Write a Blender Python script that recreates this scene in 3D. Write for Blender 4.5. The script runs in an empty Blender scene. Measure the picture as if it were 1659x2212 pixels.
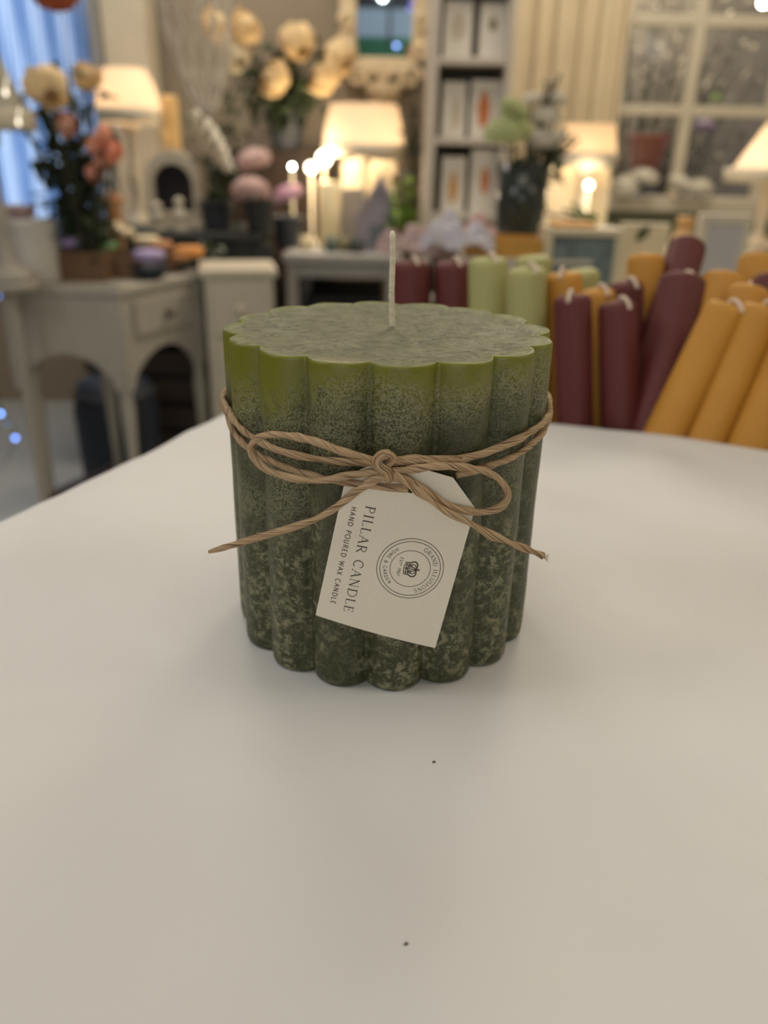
import bpy, bmesh, math, random
from mathutils import Vector, Matrix, noise
R = math.radians
rnd = random.Random(7)
scene = bpy.context.scene
COL = scene.collection
PI = math.pi

# ------------------------------------------------------------------ camera
Z0 = 0.90                      # height of the white table top
F, TH, ROLL, HC = 1740.0, R(23.9), R(1.27), 0.1567
CAM = Vector((0, 0, Z0 + HC))
_d = Vector((0, math.cos(TH), -math.sin(TH)))
_r = Vector((1, 0, 0)); _u = Vector((0, math.sin(TH), math.cos(TH)))
_c, _s = math.cos(ROLL), math.sin(ROLL)
RX = _r * _c + _u * _s
UX = _u * _c - _r * _s
cd = bpy.data.cameras.new('camera'); cam = bpy.data.objects.new('camera', cd); COL.objects.link(cam)
m = Matrix((RX, UX, -_d)).transposed().to_4x4(); m.translation = CAM
cam.matrix_world = m
cd.sensor_fit = 'VERTICAL'; cd.sensor_height = 8.0; cd.sensor_width = 6.0
cd.lens = 8.0 * F / 2212
cd.clip_start = 0.01; cd.clip_end = 50
cd.dof.use_dof = True; cd.dof.focus_distance = 0.229
cd.dof.aperture_fstop = cd.lens / 3.4; cd.dof.aperture_blades = 0
scene.camera = cam

def ray(px, py):
    return _d + RX * ((px - 829.5) / F) - UX * ((py - 1106) / F)
def at(px, py, Y):
    v = ray(px, py); return CAM + v * (Y / v.y)
def onz(px, py, z):
    v = ray(px, py); return CAM + v * ((z - CAM.z) / v.z)

# ------------------------------------------------------------------ world, light, exposure
def lin(c):
    return tuple(((v / 255) / 12.92 if v / 255 <= 0.04045 else ((v / 255 + 0.055) / 1.055) ** 2.4) for v in c) + (1,)
w = bpy.data.worlds.new('world'); scene.world = w; w.use_nodes = True
w.node_tree.nodes['Background'].inputs[0].default_value = (0.30, 0.48, 0.85, 1)
w.node_tree.nodes['Background'].inputs[1].default_value = 0.6
vs = scene.view_settings
vs.view_transform = 'Standard'; vs.look = 'None'; vs.gamma = 1; vs.use_curve_mapping = False
vs.exposure = 0.22
def area(name, loc, size, power, col, target=None, sy=None):
    l = bpy.data.lights.new(name, 'AREA'); l.size = size; l.energy = power; l.color = col
    if sy: l.shape = 'RECTANGLE'; l.size_y = sy
    o = bpy.data.objects.new(name, l); COL.objects.link(o); o.location = loc
    if target is not None:
        o.rotation_euler = (Vector(target) - Vector(loc)).to_track_quat('-Z', 'Y').to_euler()
    return o
WARM = (1.0, 0.86, 0.70)
area('ceiling_or_side_light', (0.0, 0.22, 2.62), 1.2, 7.0, (1.0, 0.93, 0.80))
area('ceiling_or_side_light', (-1.5, 0.1, 2.0), 0.7, 6.0, (0.97, 0.97, 0.97), (0, 0.3, 0.9))  # added cool side light, below the ceiling, grazing the cloth wrinkles
area('ceiling_or_side_light', (1.5, 0.2, 2.0), 0.6, 3.3, (1.0, 0.86, 0.66), (0, 0.3, 0.9))  # added warm side light from the right, aimed at the table
area('front_fill_light', (-0.2, -1.75, 1.42), 1.5, 6.5, (1.0, 0.96, 0.92), (0, 0.3, 0.95), 0.6)  # added fill behind the camera to lift the candle's sides
area('ceiling_or_side_light', (-0.75, 2.65, 2.62), 0.8, 17, (1.0, 0.90, 0.78))
area('ceiling_or_side_light', (0.75, 2.65, 2.62), 0.8, 19, (1.0, 0.88, 0.70))
area('dusk_window_light', (-1.75, 3.95, 1.25), 1.0, 19, (0.66, 0.81, 1.0), (-1.75, 3.0, 1.25), 1.6)
area('garden_fill_light', (1.15, 4.45, 2.35), 0.9, 45, (1.0, 0.90, 0.74), (1.15, 4.1, 1.2))  # added light above the shrub to brighten the view through the panes

# ------------------------------------------------------------------ materials
def nodes(name):
    m = bpy.data.materials.new(name); m.use_nodes = True
    nt = m.node_tree; b = nt.nodes['Principled BSDF']
    return m, nt, b
def N(nt, t, **k):
    n = nt.nodes.new(t)
    for a, v in k.items(): setattr(n, a, v)
    return n
_mc = {}
def mat(name, col, rough=0.6, var=0.12, scale=8, metal=0, sss=0, transl=0, bump=0, emit=0, coat=0):
    if name in _mc: return _mc[name]
    m, nt, b = nodes(name); L = nt.links.new
    c = lin(col)
    tc = N(nt, 'ShaderNodeTexCoord'); nz = N(nt, 'ShaderNodeTexNoise'); nz.inputs['Scale'].default_value = scale
    nz.inputs['Detail'].default_value = 4
    L(tc.outputs['Object'], nz.inputs['Vector'])
    mx = N(nt, 'ShaderNodeMix', data_type='RGBA')
    mx.inputs[6].default_value = tuple(v * (1 - var) for v in c[:3]) + (1,)
    mx.inputs[7].default_value = tuple(min(1, v * (1 + var)) for v in c[:3]) + (1,)
    L(nz.outputs['Fac'], mx.inputs[0]); L(mx.outputs[2], b.inputs['Base Color'])
    b.inputs['Roughness'].default_value = rough; b.inputs['Metallic'].default_value = metal
    if coat: b.inputs['Coat Weight'].default_value = coat
    if sss:
        b.inputs['Subsurface Weight'].default_value = sss; b.inputs['Subsurface Radius'].default_value = (1, .5, .25)
        b.inputs['Subsurface Scale'].default_value = 0.006
    if emit:
        b.inputs['Emission Color'].default_value = c; b.inputs['Emission Strength'].default_value = emit
    if bump:
        bp = N(nt, 'ShaderNodeBump'); bp.inputs['Strength'].default_value = bump; bp.inputs['Distance'].default_value = 0.002
        L(nz.outputs['Fac'], bp.inputs['Height']); L(bp.outputs[0], b.inputs['Normal'])
    if transl:
        t = N(nt, 'ShaderNodeBsdfTranslucent'); L(mx.outputs[2], t.inputs[0])
        ms = N(nt, 'ShaderNodeMixShader'); ms.inputs[0].default_value = transl
        L(b.outputs[0], ms.inputs[1]); L(t.outputs[0], ms.inputs[2]); L(ms.outputs[0], nt.nodes['Material Output'].inputs[0])
    _mc[name] = m
    return m
def glow(name, col, s):
    if name in _mc: return _mc[name]
    m, nt, b = nodes(name); b.inputs['Base Color'].default_value = (0, 0, 0, 1)
    b.inputs['Emission Color'].default_value = lin(col); b.inputs['Emission Strength'].default_value = s
    _mc[name] = m; return m
def thin_glass(name, tint=(1, 1, 1, 1), refl=0.12):
    if name in _mc: return _mc[name]
    m, nt, b = nodes(name); L = nt.links.new
    t = N(nt, 'ShaderNodeBsdfTransparent'); t.inputs[0].default_value = tint
    g = N(nt, 'ShaderNodeBsdfGlossy'); g.inputs['Roughness'].default_value = 0.2
    fr = N(nt, 'ShaderNodeFresnel'); ms = N(nt, 'ShaderNodeMixShader')
    L(fr.outputs[0], ms.inputs[0]); L(t.outputs[0], ms.inputs[1]); L(g.outputs[0], ms.inputs[2])
    L(ms.outputs[0], nt.nodes['Material Output'].inputs[0]); _mc[name] = m; return m

CREAM = mat('cream_paint', (205, 196, 176), 0.5)
GREYP = mat('grey_chalk_paint', (176, 170, 158), 0.6, scale=12)
DKGREY = mat('dark_grey_paint', (60, 62, 62), 0.6)
TAUPE = mat('taupe_wall_paint', (150, 138, 120), 0.8, scale=3)
SAGE = mat('sage_wall_paint', (150, 152, 128), 0.8, scale=3)
FLOORM = mat('grey_floor', (172, 176, 176), 0.28, var=0.25, scale=1.6)
CEILM = mat('ceiling_paint', (225, 220, 208), 0.9)
BROWN = mat('brown_wood', (112, 84, 58), 0.6, var=0.3, scale=20)
DKBROWN = mat('dark_brown_wood', (62, 48, 40), 0.6, var=0.3, scale=14)
TANW = mat('tan_wood', (190, 142, 100), 0.55, var=0.2, scale=20)
NAVY = mat('navy_paint', (32, 40, 54), 0.6)
ZINC = mat('zinc_metal', (104, 108, 118), 0.6, metal=0.3)
LEAF = mat('dark_leaf', (58, 72, 46), 0.9, var=0.45, scale=18)
LEAF2 = mat('fresh_leaf', (128, 158, 62), 0.5, var=0.3, scale=18, transl=0.3)
LEAF3 = mat('grey_leaf', (98, 106, 88), 0.6, var=0.3, scale=18)
STEM = mat('plant_stem', (70, 72, 58), 0.6)
PEACH = mat('peach_petal', (244, 216, 168), 0.7, var=0.16, scale=3, transl=0.25)
CREAMP = mat('cream_petal', (246, 236, 210), 0.7, var=0.1, scale=10, transl=0.25)
CORAL = mat('coral_petal', (246, 172, 142), 0.6, transl=0.25, scale=18)
PINK = mat('pink_petal', (228, 198, 194), 0.6, var=0.2, scale=30)
MAUVE = mat('mauve_petal', (208, 168, 190), 0.6, var=0.2, scale=30)
WHITEP = mat('white_petal', (232, 226, 212), 0.6, var=0.1, scale=30, transl=0.2)
BOXW = mat('white_card', (222, 218, 210), 0.5, var=0.04)
ORANGEM = mat('orange_print', (200, 118, 62), 0.5)
TANM = mat('tan_print', (206, 160, 100), 0.5)
LILAC = mat('lilac_soap', (172, 156, 200), 0.5)
GREENS = mat('green_soap', (128, 172, 116), 0.5)
CREAMS = mat('cream_soap', (226, 210, 172), 0.5)
ORANGES = mat('orange_soap', (222, 150, 76), 0.5)
SHADE = mat('pleated_lamp_shade', (240, 224, 204), 0.8, var=0.04, transl=0.5)
SHADEOFF = mat('unlit_lamp_shade', (168, 164, 148), 0.8, var=0.06)
PLAST = mat('tissue_paper', (218, 216, 226), 0.35, transl=0.3)
DARKGL = mat('dark_glass', (56, 62, 58), 0.12, var=0.2, scale=12)
COPPER = mat('copper_metal', (184, 100, 72), 0.35, metal=0.8)
WIREM = mat('white_wire', (226, 218, 204), 0.5)
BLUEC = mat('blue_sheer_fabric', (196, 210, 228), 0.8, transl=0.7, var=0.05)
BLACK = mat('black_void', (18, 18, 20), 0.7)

# ------------------------------------------------------------------ object helpers
def tag(o, label=None, cat=None, group=None, kind=None):
    if label: o['label'] = label
    if cat: o['category'] = cat
    if group: o['group'] = group
    if kind: o['kind'] = kind
    return o
def thing(name, label, cat, loc=(0, 0, 0), rz=0, group=None):
    o = bpy.data.objects.new(name, None); COL.objects.link(o); o.location = loc; o.rotation_euler = (0, 0, rz)
    o.empty_display_size = 0.02
    return tag(o, label, cat, group)
def copy_tree(o, parent=None):
    c = o.copy(); COL.objects.link(c)
    if parent: c.parent = parent
    for ch in list(o.children): copy_tree(ch, c)
    return c
class MB:
    def __init__(s): s.v = []; s.f = []; s.sm = []
    def add(s, vs_, fs_, M=None, smooth=True):
        k = len(s.v)
        s.v += [tuple(M @ Vector(p)) if M else tuple(p) for p in vs_]
        s.f += [tuple(i + k for i in f) for f in fs_]; s.sm += [smooth] * len(fs_)
        return s
    def box(s, c, d, M=None, rz=0):
        x, y, z = (q / 2 for q in d)
        P = [(sx * x, sy * y, sz * z) for sx in (-1, 1) for sy in (-1, 1) for sz in (-1, 1)]
        T = Matrix.Translation(c) @ Matrix.Rotation(rz, 4, 'Z')
        if M: T = M @ T
        return s.add(P, [(0, 1, 3, 2), (4, 6, 7, 5), (0, 4, 5, 1), (2, 3, 7, 6), (0, 2, 6, 4), (1, 5, 7, 3)], T, False)
    def lathe(s, prof, n=28, c=(0, 0, 0), M=None, pleat=0, pn=0, cap=True):
        P = []; Fc = []
        for r, z in prof:
            for i in range(n):
                a = 2 * PI * i / n; rr = r * (1 + pleat * (1 if i % 2 else -1)) if pleat else r
                P.append((c[0] + rr * math.cos(a), c[1] + rr * math.sin(a), c[2] + z))
        for j in range(len(prof) - 1):
            for i in range(n):
                a, b = j * n + i, j * n + (i + 1) % n
                Fc.append((a, b, b + n, a + n))
        if cap:
            Fc.append(tuple(range(n - 1, -1, -1))); Fc.append(tuple((len(prof) - 1) * n + i for i in range(n)))
        return s.add(P, Fc, M)
    def ball(s, c, r, n=12, M=None):
        if not hasattr(r, '__len__'): r = (r, r, r)
        P = []; Fc = []; h = n // 2 + 1
        for j in range(h + 1):
            t = PI * j / h
            for i in range(n):
                a = 2 * PI * i / n
                P.append((c[0] + r[0] * math.sin(t) * math.cos(a), c[1] + r[1] * math.sin(t) * math.sin(a), c[2] + r[2] * math.cos(t)))
        for j in range(h):
            for i in range(n):
                a, b = j * n + i, j * n + (i + 1) % n
                Fc.append((a, a + n, b + n, b))
        return s.add(P, Fc, M)
    def tube(s, pts, r, n=8, M=None, closed=False):
        pts = [Vector(p) for p in pts]; P = []; Fc = []; k = len(pts)
        t0 = (pts[1] - pts[0]).normalized()
        up = Vector((0, 0, 1)) if abs(t0.z) < 0.9 else Vector((1, 0, 0))
        nrm = t0.cross(up).normalized()
        for j, p in enumerate(pts):
            if closed: t = (pts[(j + 1) % k] - pts[j - 1]).normalized()
            else: t = (pts[min(j + 1, k - 1)] - pts[max(j - 1, 0)]).normalized()
            nrm = (nrm - t * nrm.dot(t)).normalized(); bn = t.cross(nrm)
            rr = r[j] if hasattr(r, '__len__') else r
            for i in range(n):
                a = 2 * PI * i / n; P.append(p + nrm * (rr * math.cos(a)) + bn * (rr * math.sin(a)))
        for j in range(k if closed else k - 1):
            for i in range(n):
                a, b = j * n + i, j * n + (i + 1) % n; q = ((j + 1) % k) * n
                Fc.append((a, b, q + (i + 1) % n, q + i))
        if not closed: Fc += [tuple(range(n - 1, -1, -1)), tuple((k - 1) * n + i for i in range(n))]
        return s.add(P, Fc, M)
    def prism(s, poly, t, M=None):
        # polygon in the local XZ plane, thickness t along Y
        k = len(poly)
        P = [(x, -t / 2, z) for x, z in poly] + [(x, t / 2, z) for x, z in poly]
        Fc = [tuple(range(k)), tuple(range(2 * k - 1, k - 1, -1))] + [((i + 1) % k, i, i + k, (i + 1) % k + k) for i in range(k)]
        return s.add(P, Fc, M, False)
    def petal(s, M, w_, l, curl=0.4, cup=0.35, nu=5, nv=5):
        P = []; Fc = []
        for j in range(nv + 1):
            t = j / nv; ww = w_ * (math.sin(PI * min(0.97, (t * 0.80 + 0.12))) ** 0.6)
            for i in range(nu + 1):
                u = i / nu * 2 - 1
                P.append((u * ww / 2, cup * (u * u) * ww / 2 - curl * l * t * t, l * t * (1 - 0.06 * u * u)))
        for j in range(nv):
            for i in range(nu):
                a = j * (nu + 1) + i; Fc.append((a, a + 1, a + nu + 2, a + nu + 1))
        return s.add(P, Fc, M)
    def build(s, name, m_, parent=None, bevel=0, loc=None):
        me = bpy.data.meshes.new(name); me.from_pydata(s.v, [], s.f); me.materials.append(m_)
        me.polygons.foreach_set('use_smooth', s.sm)
        o = bpy.data.objects.new(name, me); COL.objects.link(o)
        if parent: o.parent = parent
        if loc is not None: o.location = loc
        if bevel:
            b = o.modifiers.new('bevel', 'BEVEL'); b.width = bevel; b.segments = 2; b.limit_method = 'ANGLE'
        me.validate(); me.update()
        return o
def struct(name, mb, m_, **k): return tag(mb.build(name, m_, **k), kind='structure')
def Rz(a): return Matrix.Rotation(a, 4, 'Z')
def Rx(a): return Matrix.Rotation(a, 4, 'X')
def Ry(a): return Matrix.Rotation(a, 4, 'Y')
def T(*v): return Matrix.Translation(Vector(v))
def catmull(pts, step):
    pts = [Vector(p) for p in pts]; out = []
    P = [pts[0] * 2 - pts[1]] + pts + [pts[-1] * 2 - pts[-2]]
    for i in range(1, len(P) - 2):
        n = max(1, int((P[i + 1] - P[i]).length / step))
        for j in range(n):
            t = j / n; a, b, c, d = P[i - 1], P[i], P[i + 1], P[i + 2]
            out.append(0.5 * ((2 * b) + (c - a) * t + (2 * a - 5 * b + 4 * c - d) * t * t + (3 * b - a - 3 * c + d) * t ** 3))
    out.append(pts[-1]); return out

# ------------------------------------------------------------------ room
XL, XR, YB, YF, ZC = -2.5, 2.3, 3.55, -1.9, 2.7
struct('floor', MB().box(((XL + XR) / 2, (YB + YF) / 2 + 0.6, -0.05), (XR - XL + 0.4, YB - YF + 1.6, 0.1)), FLOORM)
struct('ceiling', MB().box(((XL + XR) / 2, (YB + YF) / 2, ZC + 0.05), (XR - XL + 0.2, YB - YF + 0.2, 0.1)), CEILM)
struct('wall_left', MB().box((XL - 0.05, (YB + YF) / 2, ZC / 2), (0.1, YB - YF, ZC)), TAUPE)
struct('wall_right', MB().box((XR + 0.05, (YB + YF) / 2, ZC / 2), (0.1, YB - YF, ZC)), CREAM)
struct('wall_front', MB().box(((XL + XR) / 2, YF - 0.05, ZC / 2), (XR - XL, 0.1, ZC)), mat('dark_front_wall', (70, 72, 78), 0.8))
# back wall: openings for the dusk window (left) and the garden window (right)
WL0, WL1, WLz0, WLz1 = -2.35, -1.15, 0.72, 2.35
WR0, WR1, WRz0, WRz1 = 0.86, 1.50, 0.925, 2.2
b = MB()
def wbox(x0, x1, z0, z1, y=YB, t=0.1): b.box(((x0 + x1) / 2, y + t / 2, (z0 + z1) / 2), (x1 - x0, t, z1 - z0))
wbox(XL, WL0, 0, ZC); wbox(WL0, WL1, 0, WLz0); wbox(WL0, WL1, WLz1, ZC); wbox(WL1, WR0, 0, ZC)
wbox(WR0, WR1, 0, WRz0); wbox(WR0, WR1, WRz1, ZC); wbox(WR1, XR, 0, ZC)
struct('wall_back', b, TAUPE)
b = MB(); b.box(((0.85 + XR) / 2, YB - 0.012, 0.46), (XR - 0.85, 0.024, 0.92)); struct('trim_1', b, SAGE)
# cream pillar beside the dusk window
p0, p1 = at(232, 0, 3.3), at(312, 0, 3.3)
b = MB(); b.box(((p0.x + p1.x) / 2, 3.36, ZC / 2), (p1.x - p0.x, 0.16, ZC)); b.box(((p0.x + p1.x) / 2 - 0.075, 3.34, ZC / 2), (0.03, 0.12, ZC))
struct('trim_2', b, CREAM, bevel=0.006)
# cream wood panelling between bookcase and garden window
b = MB(); xa, xb_ = at(1118, 100, 3.45).x, WR0
b.box(((xa + xb_) / 2, 3.52, ZC / 2), (xb_ - xa, 0.06, ZC))
nb = 5
for i in range(nb + 1):
    x = xa + (xb_ - xa) * i / nb
    b.box((x, 3.475, ZC / 2), (0.018 if i % 2 else 0.034, 0.04, ZC))
struct('trim_3', b, mat('cream_panelling', (214, 198, 168), 0.5), bevel=0.004)
# garden window: frame, bars, panes, sill
fr = MB()
def bar(x0, x1, z0, z1, y=YB - 0.01, t=0.06): fr.box(((x0 + x1) / 2, y, (z0 + z1) / 2), (x1 - x0, t, z1 - z0))
bar(WR0 - 0.055, WR0 + 0.02, WRz0, WRz1 + 0.04); bar(WR1 - 0.03, WR1 + 0.06, WRz0, WRz1 + 0.04); bar(WR0 - 0.055, WR1 + 0.06, WRz1 - 0.01, WRz1 + 0.06)
mx_ = at(1480, 240, YB).x
zh1, zh2 = at(1480, 240, YB).z, at(1505, 46, YB).z
bar(mx_ - 0.022, mx_ + 0.022, WRz0, WRz1, t=0.039)
for zz in (zh1, zh2, 2 * zh2 - zh1): bar(WR0, WR1, zz - 0.020, zz + 0.020, t=0.033)
win = struct('window_1', fr, CREAM, bevel=0.003)
sb = MB(); sb.box(((WR0 + WR1) / 2 + 0.01, YB - 0.07, WRz0 - 0.025), (WR1 - WR0 + 0.24, 0.20, 0.05))
sb.build('window_sill', CREAM, win, bevel=0.004)
MB().box(((WR0 + WR1) / 2, YB + 0.03, (WRz0 + WRz1) / 2), (WR1 - WR0, 0.004, WRz1 - WRz0)).build('pane', thin_glass('window_glass'), win)
# outside the garden window
struct('wall_outside', MB().box((1.3, 4.9, 1.3), (2.6, 0.1, 2.6)), mat('garden_wall', (112, 102, 86), 0.9, var=0.4, scale=5))
# dusk window with its pleated sheer
fr = MB()
for x in (WL0, (WL0 + WL1) / 2, WL1): fr.box((x, YB + 0.02, (WLz0 + WLz1) / 2), (0.05, 0.06, WLz1 - WLz0))
for z in (WLz0, WLz1): fr.box(((WL0 + WL1) / 2, YB + 0.02, z), (WL1 - WL0, 0.06, 0.05))
w2 = struct('window_2', fr, CREAM)
MB().box(((WL0 + WL1) / 2, YB + 0.05, (WLz0 + WLz1) / 2), (WL1 - WL0, 0.004, WLz1 - WLz0)).build('pane', thin_glass('window_glass'), w2)
bc = BLUEC.node_tree; Lb = bc.links.new  # dark stripes in the colour stand in for shaded pleat folds
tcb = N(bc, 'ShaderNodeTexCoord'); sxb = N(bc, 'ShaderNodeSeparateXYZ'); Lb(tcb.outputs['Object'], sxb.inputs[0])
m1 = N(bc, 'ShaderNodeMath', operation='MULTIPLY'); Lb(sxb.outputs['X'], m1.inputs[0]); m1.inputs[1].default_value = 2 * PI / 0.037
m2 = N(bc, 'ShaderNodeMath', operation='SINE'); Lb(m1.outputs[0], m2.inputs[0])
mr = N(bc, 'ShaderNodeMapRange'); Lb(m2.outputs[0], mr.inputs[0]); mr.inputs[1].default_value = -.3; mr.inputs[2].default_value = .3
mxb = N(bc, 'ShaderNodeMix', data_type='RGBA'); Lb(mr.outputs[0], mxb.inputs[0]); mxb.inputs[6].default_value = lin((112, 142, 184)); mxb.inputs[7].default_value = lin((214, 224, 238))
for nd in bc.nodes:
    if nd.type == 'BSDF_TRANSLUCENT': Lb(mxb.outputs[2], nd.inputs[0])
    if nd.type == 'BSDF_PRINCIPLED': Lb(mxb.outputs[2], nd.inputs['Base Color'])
b = MB(); nn = 420; P = []; Fc = []
cx0, cx1 = WL0 - 0.05, at(204, 200, 3.47).x
for j in range(7):
    z = 2.42 - (2.42 - 0.70) * j / 6
    for i in range(nn + 1):
        u = i / nn; x = cx0 + (cx1 - cx0) * u
        P.append((x + 0.02 * math.sin(j * 0.9) * u, 3.47 + 0.017 * math.sin(u * 2 * PI * 22) + 0.012 * math.sin(u * 17 + j * 0.3), z))
for j in range(6):
    for i in range(nn):
        a = j * (nn + 1) + i; Fc.append((a, a + 1, a + nn + 2, a + nn + 1))
b.add(P, Fc)
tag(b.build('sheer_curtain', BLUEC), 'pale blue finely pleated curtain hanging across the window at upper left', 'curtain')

# ------------------------------------------------------------------ white table
cor = Vector((-0.0784, 0.585, 0)); Ld = Vector((-0.3688, -0.9295, 0)).normalized(); Md = Vector((0.9317, -0.3633, 0)).normalized()
tm, tn, tb = nodes('white_cloth'); L = tn.links.new
tb.inputs['Base Color'].default_value = (0.79, 0.775, 0.75, 1); tb.inputs['Roughness'].default_value = 0.55
tb.inputs['Specular IOR Level'].default_value = 0.25
tc = N(tn, 'ShaderNodeTexCoord'); n1 = N(tn, 'ShaderNodeTexNoise'); n1.inputs['Scale'].default_value = 900; n1.inputs['Detail'].default_value = 2
n2 = N(tn, 'ShaderNodeTexNoise'); n2.inputs['Scale'].default_value = 9; n2.inputs['Detail'].default_value = 3; n2.inputs['Distortion'].default_value = 0.6
L(tc.outputs['Object'], n1.inputs['Vector']); L(tc.outputs['Object'], n2.inputs['Vector'])
cr = N(tn, 'ShaderNodeValToRGB'); cr.color_ramp.elements[0].color = (0.70, 0.685, 0.665, 1); cr.color_ramp.elements[1].color = (0.745, 0.735, 0.72, 1)
cr.color_ramp.elements[0].position = 0.35; cr.color_ramp.elements[1].position = 0.65
L(n2.outputs['Fac'], cr.inputs[0]); L(cr.outputs[0], tb.inputs['Base Color'])
bp = N(tn, 'ShaderNodeBump'); bp.inputs['Strength'].default_value = 0.12; bp.inputs['Distance'].default_value = 0.0004
L(n1.outputs['Fac'], bp.inputs['Height']); L(bp.outputs[0], tb.inputs['Normal'])
def table_pt(a, c, z): # a along L (toward camera), c along M
    p = cor + Ld * a + Md * c; return Vector((p.x, p.y, z))
LA, LM = 1.25, 0.95
troot = thing('display_table', 'white cloth covered table under the green pillar candle', 'table', table_pt(LA / 2, LM / 2, 0), math.atan2(Md.y, Md.x))
inv = (T(*troot.location) @ Rz(troot.rotation_euler.z)).inverted()
b = MB(); P = []; Fc = []
na, nc = 170, 130
def cloth(a, c):
    q = table_pt(a, c, 0)
    near = max(0.0, 1 - (Vector((q.x, q.y)) - Vector((0.0002, 0.263))).length / 0.085)
    z = 0.0036 * noise.noise(Vector((q.x * 7, q.y * 7, 1.3))) + 0.0022 * noise.noise(Vector((q.x * 17 + q.y * 6, q.y * 22, 4.1))) + 0.0008 * noise.noise(Vector((q.x * 30 - q.y * 22, q.y * 60, 2.1)))
    return z * (1 - min(1, near * 3.5))
for i in range(na + 1):
    for j in range(nc + 1):
        a = LA * (i / na); c = LM * (j / nc)
        z = Z0 + cloth(a, c)
        e = min(a, c, LA - a, LM - c)
        if e < 0.004: z -= (0.004 - e) * 0.6
        wob = 0.0035 * noise.noise(Vector((c * 14, 0.2, 0.7))) if a < 0.02 else 0
        P.append(inv @ (table_pt(a + wob, c, z)))
for i in range(na):
    for j in range(nc):
        k = i * (nc + 1) + j; Fc.append((k, k + nc + 1, k + nc + 2, k + 1))
b.add(P, Fc)
# skirt of the cloth
loop = [(i, 0) for i in range(na + 1)] + [(na, j) for j in range(1, nc + 1)] + [(i, nc) for i in range(na - 1, -1, -1)] + [(0, j) for j in range(nc - 1, 0, -1)]
ring = [P[i * (nc + 1) + j] for i, j in loop]
ctr = Vector((0, 0, 0)); P2 = []; Fc2 = []
ns = len(ring); rows = 10
for r_ in range(rows + 1):
    t = r_ / rows
    for k, p in enumerate(ring):
        out = Vector((p.x, p.y, 0)).normalized()
        wv = 0.004 * math.sin(k * 0.33) * t + 0.002 * math.sin(k * 0.12 + 1) * t
        P2.append(Vector((p.x, p.y, p.z)) + out * (0.002 * min(1, t * 5) + wv) + Vector((0, 0, -0.34 * t)))
for r_ in range(rows):
    for k in range(ns):
        a = r_ * ns + k; c = r_ * ns + (k + 1) % ns
        Fc2.append((a, c, c + ns, a + ns))
b.add(P2, Fc2)
cl = b.build('cloth', tm, troot)
MB().box((0, 0, Z0 - 0.022), (LM - 0.02, LA - 0.02, 0.03)).build('tabletop', BROWN, troot)
for sx in (-1, 1):
    for sy in (-1, 1):
        MB().box((sx * (LM / 2 - 0.06), sy * (LA / 2 - 0.06), (Z0 - 0.037) / 2), (0.05, 0.05, Z0 - 0.037)).build('leg', BROWN, troot)
# two tiny crumbs on the cloth
for px, py, lab in ((938, 1641, 'tiny dark speck on the cloth just in front of the candle'), (878, 2031, 'tiny dark fibre lying on the cloth near the bottom edge')):
    p = onz(px, py, Z0)
    b = MB(); b.tube([(-.0005, 0, 0), (0, .0001, .0001), (.0004, .0003, 0)], [.00012, .00028, .0001], 6)
    o = b.build('crumb', mat('crumb_dark', (70, 60, 48), 0.8)); dd = p - cor; o.location = Vector((p.x, p.y, Z0 + cloth(dd.dot(Ld), dd.dot(Md)) + 0.0003)); o.scale = (1.2, 1.2, 1.2) if py > 2000 else (1, 1, 1); tag(o, lab, 'crumb')

# ------------------------------------------------------------------ hero candle
CX, CY, CH = 0.0002, 0.263, 0.1053
cm, cn, cb = nodes('green_rustic_wax'); L = cn.links.new
tc = N(cn, 'ShaderNodeTexCoord')
sep = N(cn, 'ShaderNodeSeparateXYZ'); L(tc.outputs['Object'], sep.inputs[0])
def noise_n(scale, detail, dist=0, rough=0.5, vec=None):
    n = N(cn, 'ShaderNodeTexNoise'); n.inputs['Scale'].default_value = scale; n.inputs['Detail'].default_value = detail
    n.inputs['Distortion'].default_value = dist; n.inputs['Roughness'].default_value = rough
    L(vec if vec else tc.outputs['Object'], n.inputs['Vector']); return n.outputs['Fac']
def math_n(op, a, c=None, clamp=False):
    n = N(cn, 'ShaderNodeMath', operation=op); n.use_clamp = clamp
    for i, v in enumerate((a, c)):
        if v is None: continue
        if isinstance(v, (int, float)): n.inputs[i].default_value = v
        else: L(v, n.inputs[i])
    return n.outputs[0]
def ramp(fac, lo, hi):
    n = N(cn, 'ShaderNodeMapRange'); n.inputs['From Min'].default_value = lo; n.inputs['From Max'].default_value = hi
    n.interpolation_type = 'SMOOTHSTEP'; L(fac, n.inputs['Value']); return n.outputs[0]
fine = ramp(noise_n(1700, 3, 0.1, 0.7), 0.49, 0.56)
scr = noise_n(520, 7, 0.9, 0.78)
scratch = ramp(scr, 0.52, 0.58)
blot = ramp(noise_n(300, 8, 0.4, 0.78), 0.49, 0.58)
zz = math_n('ADD', sep.outputs['Z'], math_n('MULTIPLY', math_n('SUBTRACT', noise_n(60, 3), 0.5), 0.02))
leftn = math_n('MULTIPLY', ramp(sep.outputs['X'], -0.018, -0.034), 0.0095)
zz = math_n('ADD', zz, leftn)
mps = N(cn, 'ShaderNodeMapping'); mps.inputs['Rotation'].default_value = (0, R(38), 0.3); mps.inputs['Scale'].default_value = (0.16, 1, 1.3); L(tc.outputs['Object'], mps.inputs[0])
diag = ramp(noise_n(1300, 3, 0.4, 0.6, mps.outputs[0]), 0.56, 0.62)
topfade = ramp(zz, 0.1075, 0.0975)         # 1 below the clear band, 0 near the rim
upper = ramp(zz, 0.045, 0.075)            # 1 in the upper half: fine crystals
vein = math_n('MAXIMUM', math_n('MAXIMUM', math_n('MULTIPLY', fine, 0.75), math_n('MULTIPLY', scratch, 0.6)), math_n('MULTIPLY', diag, 0.55))
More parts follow.
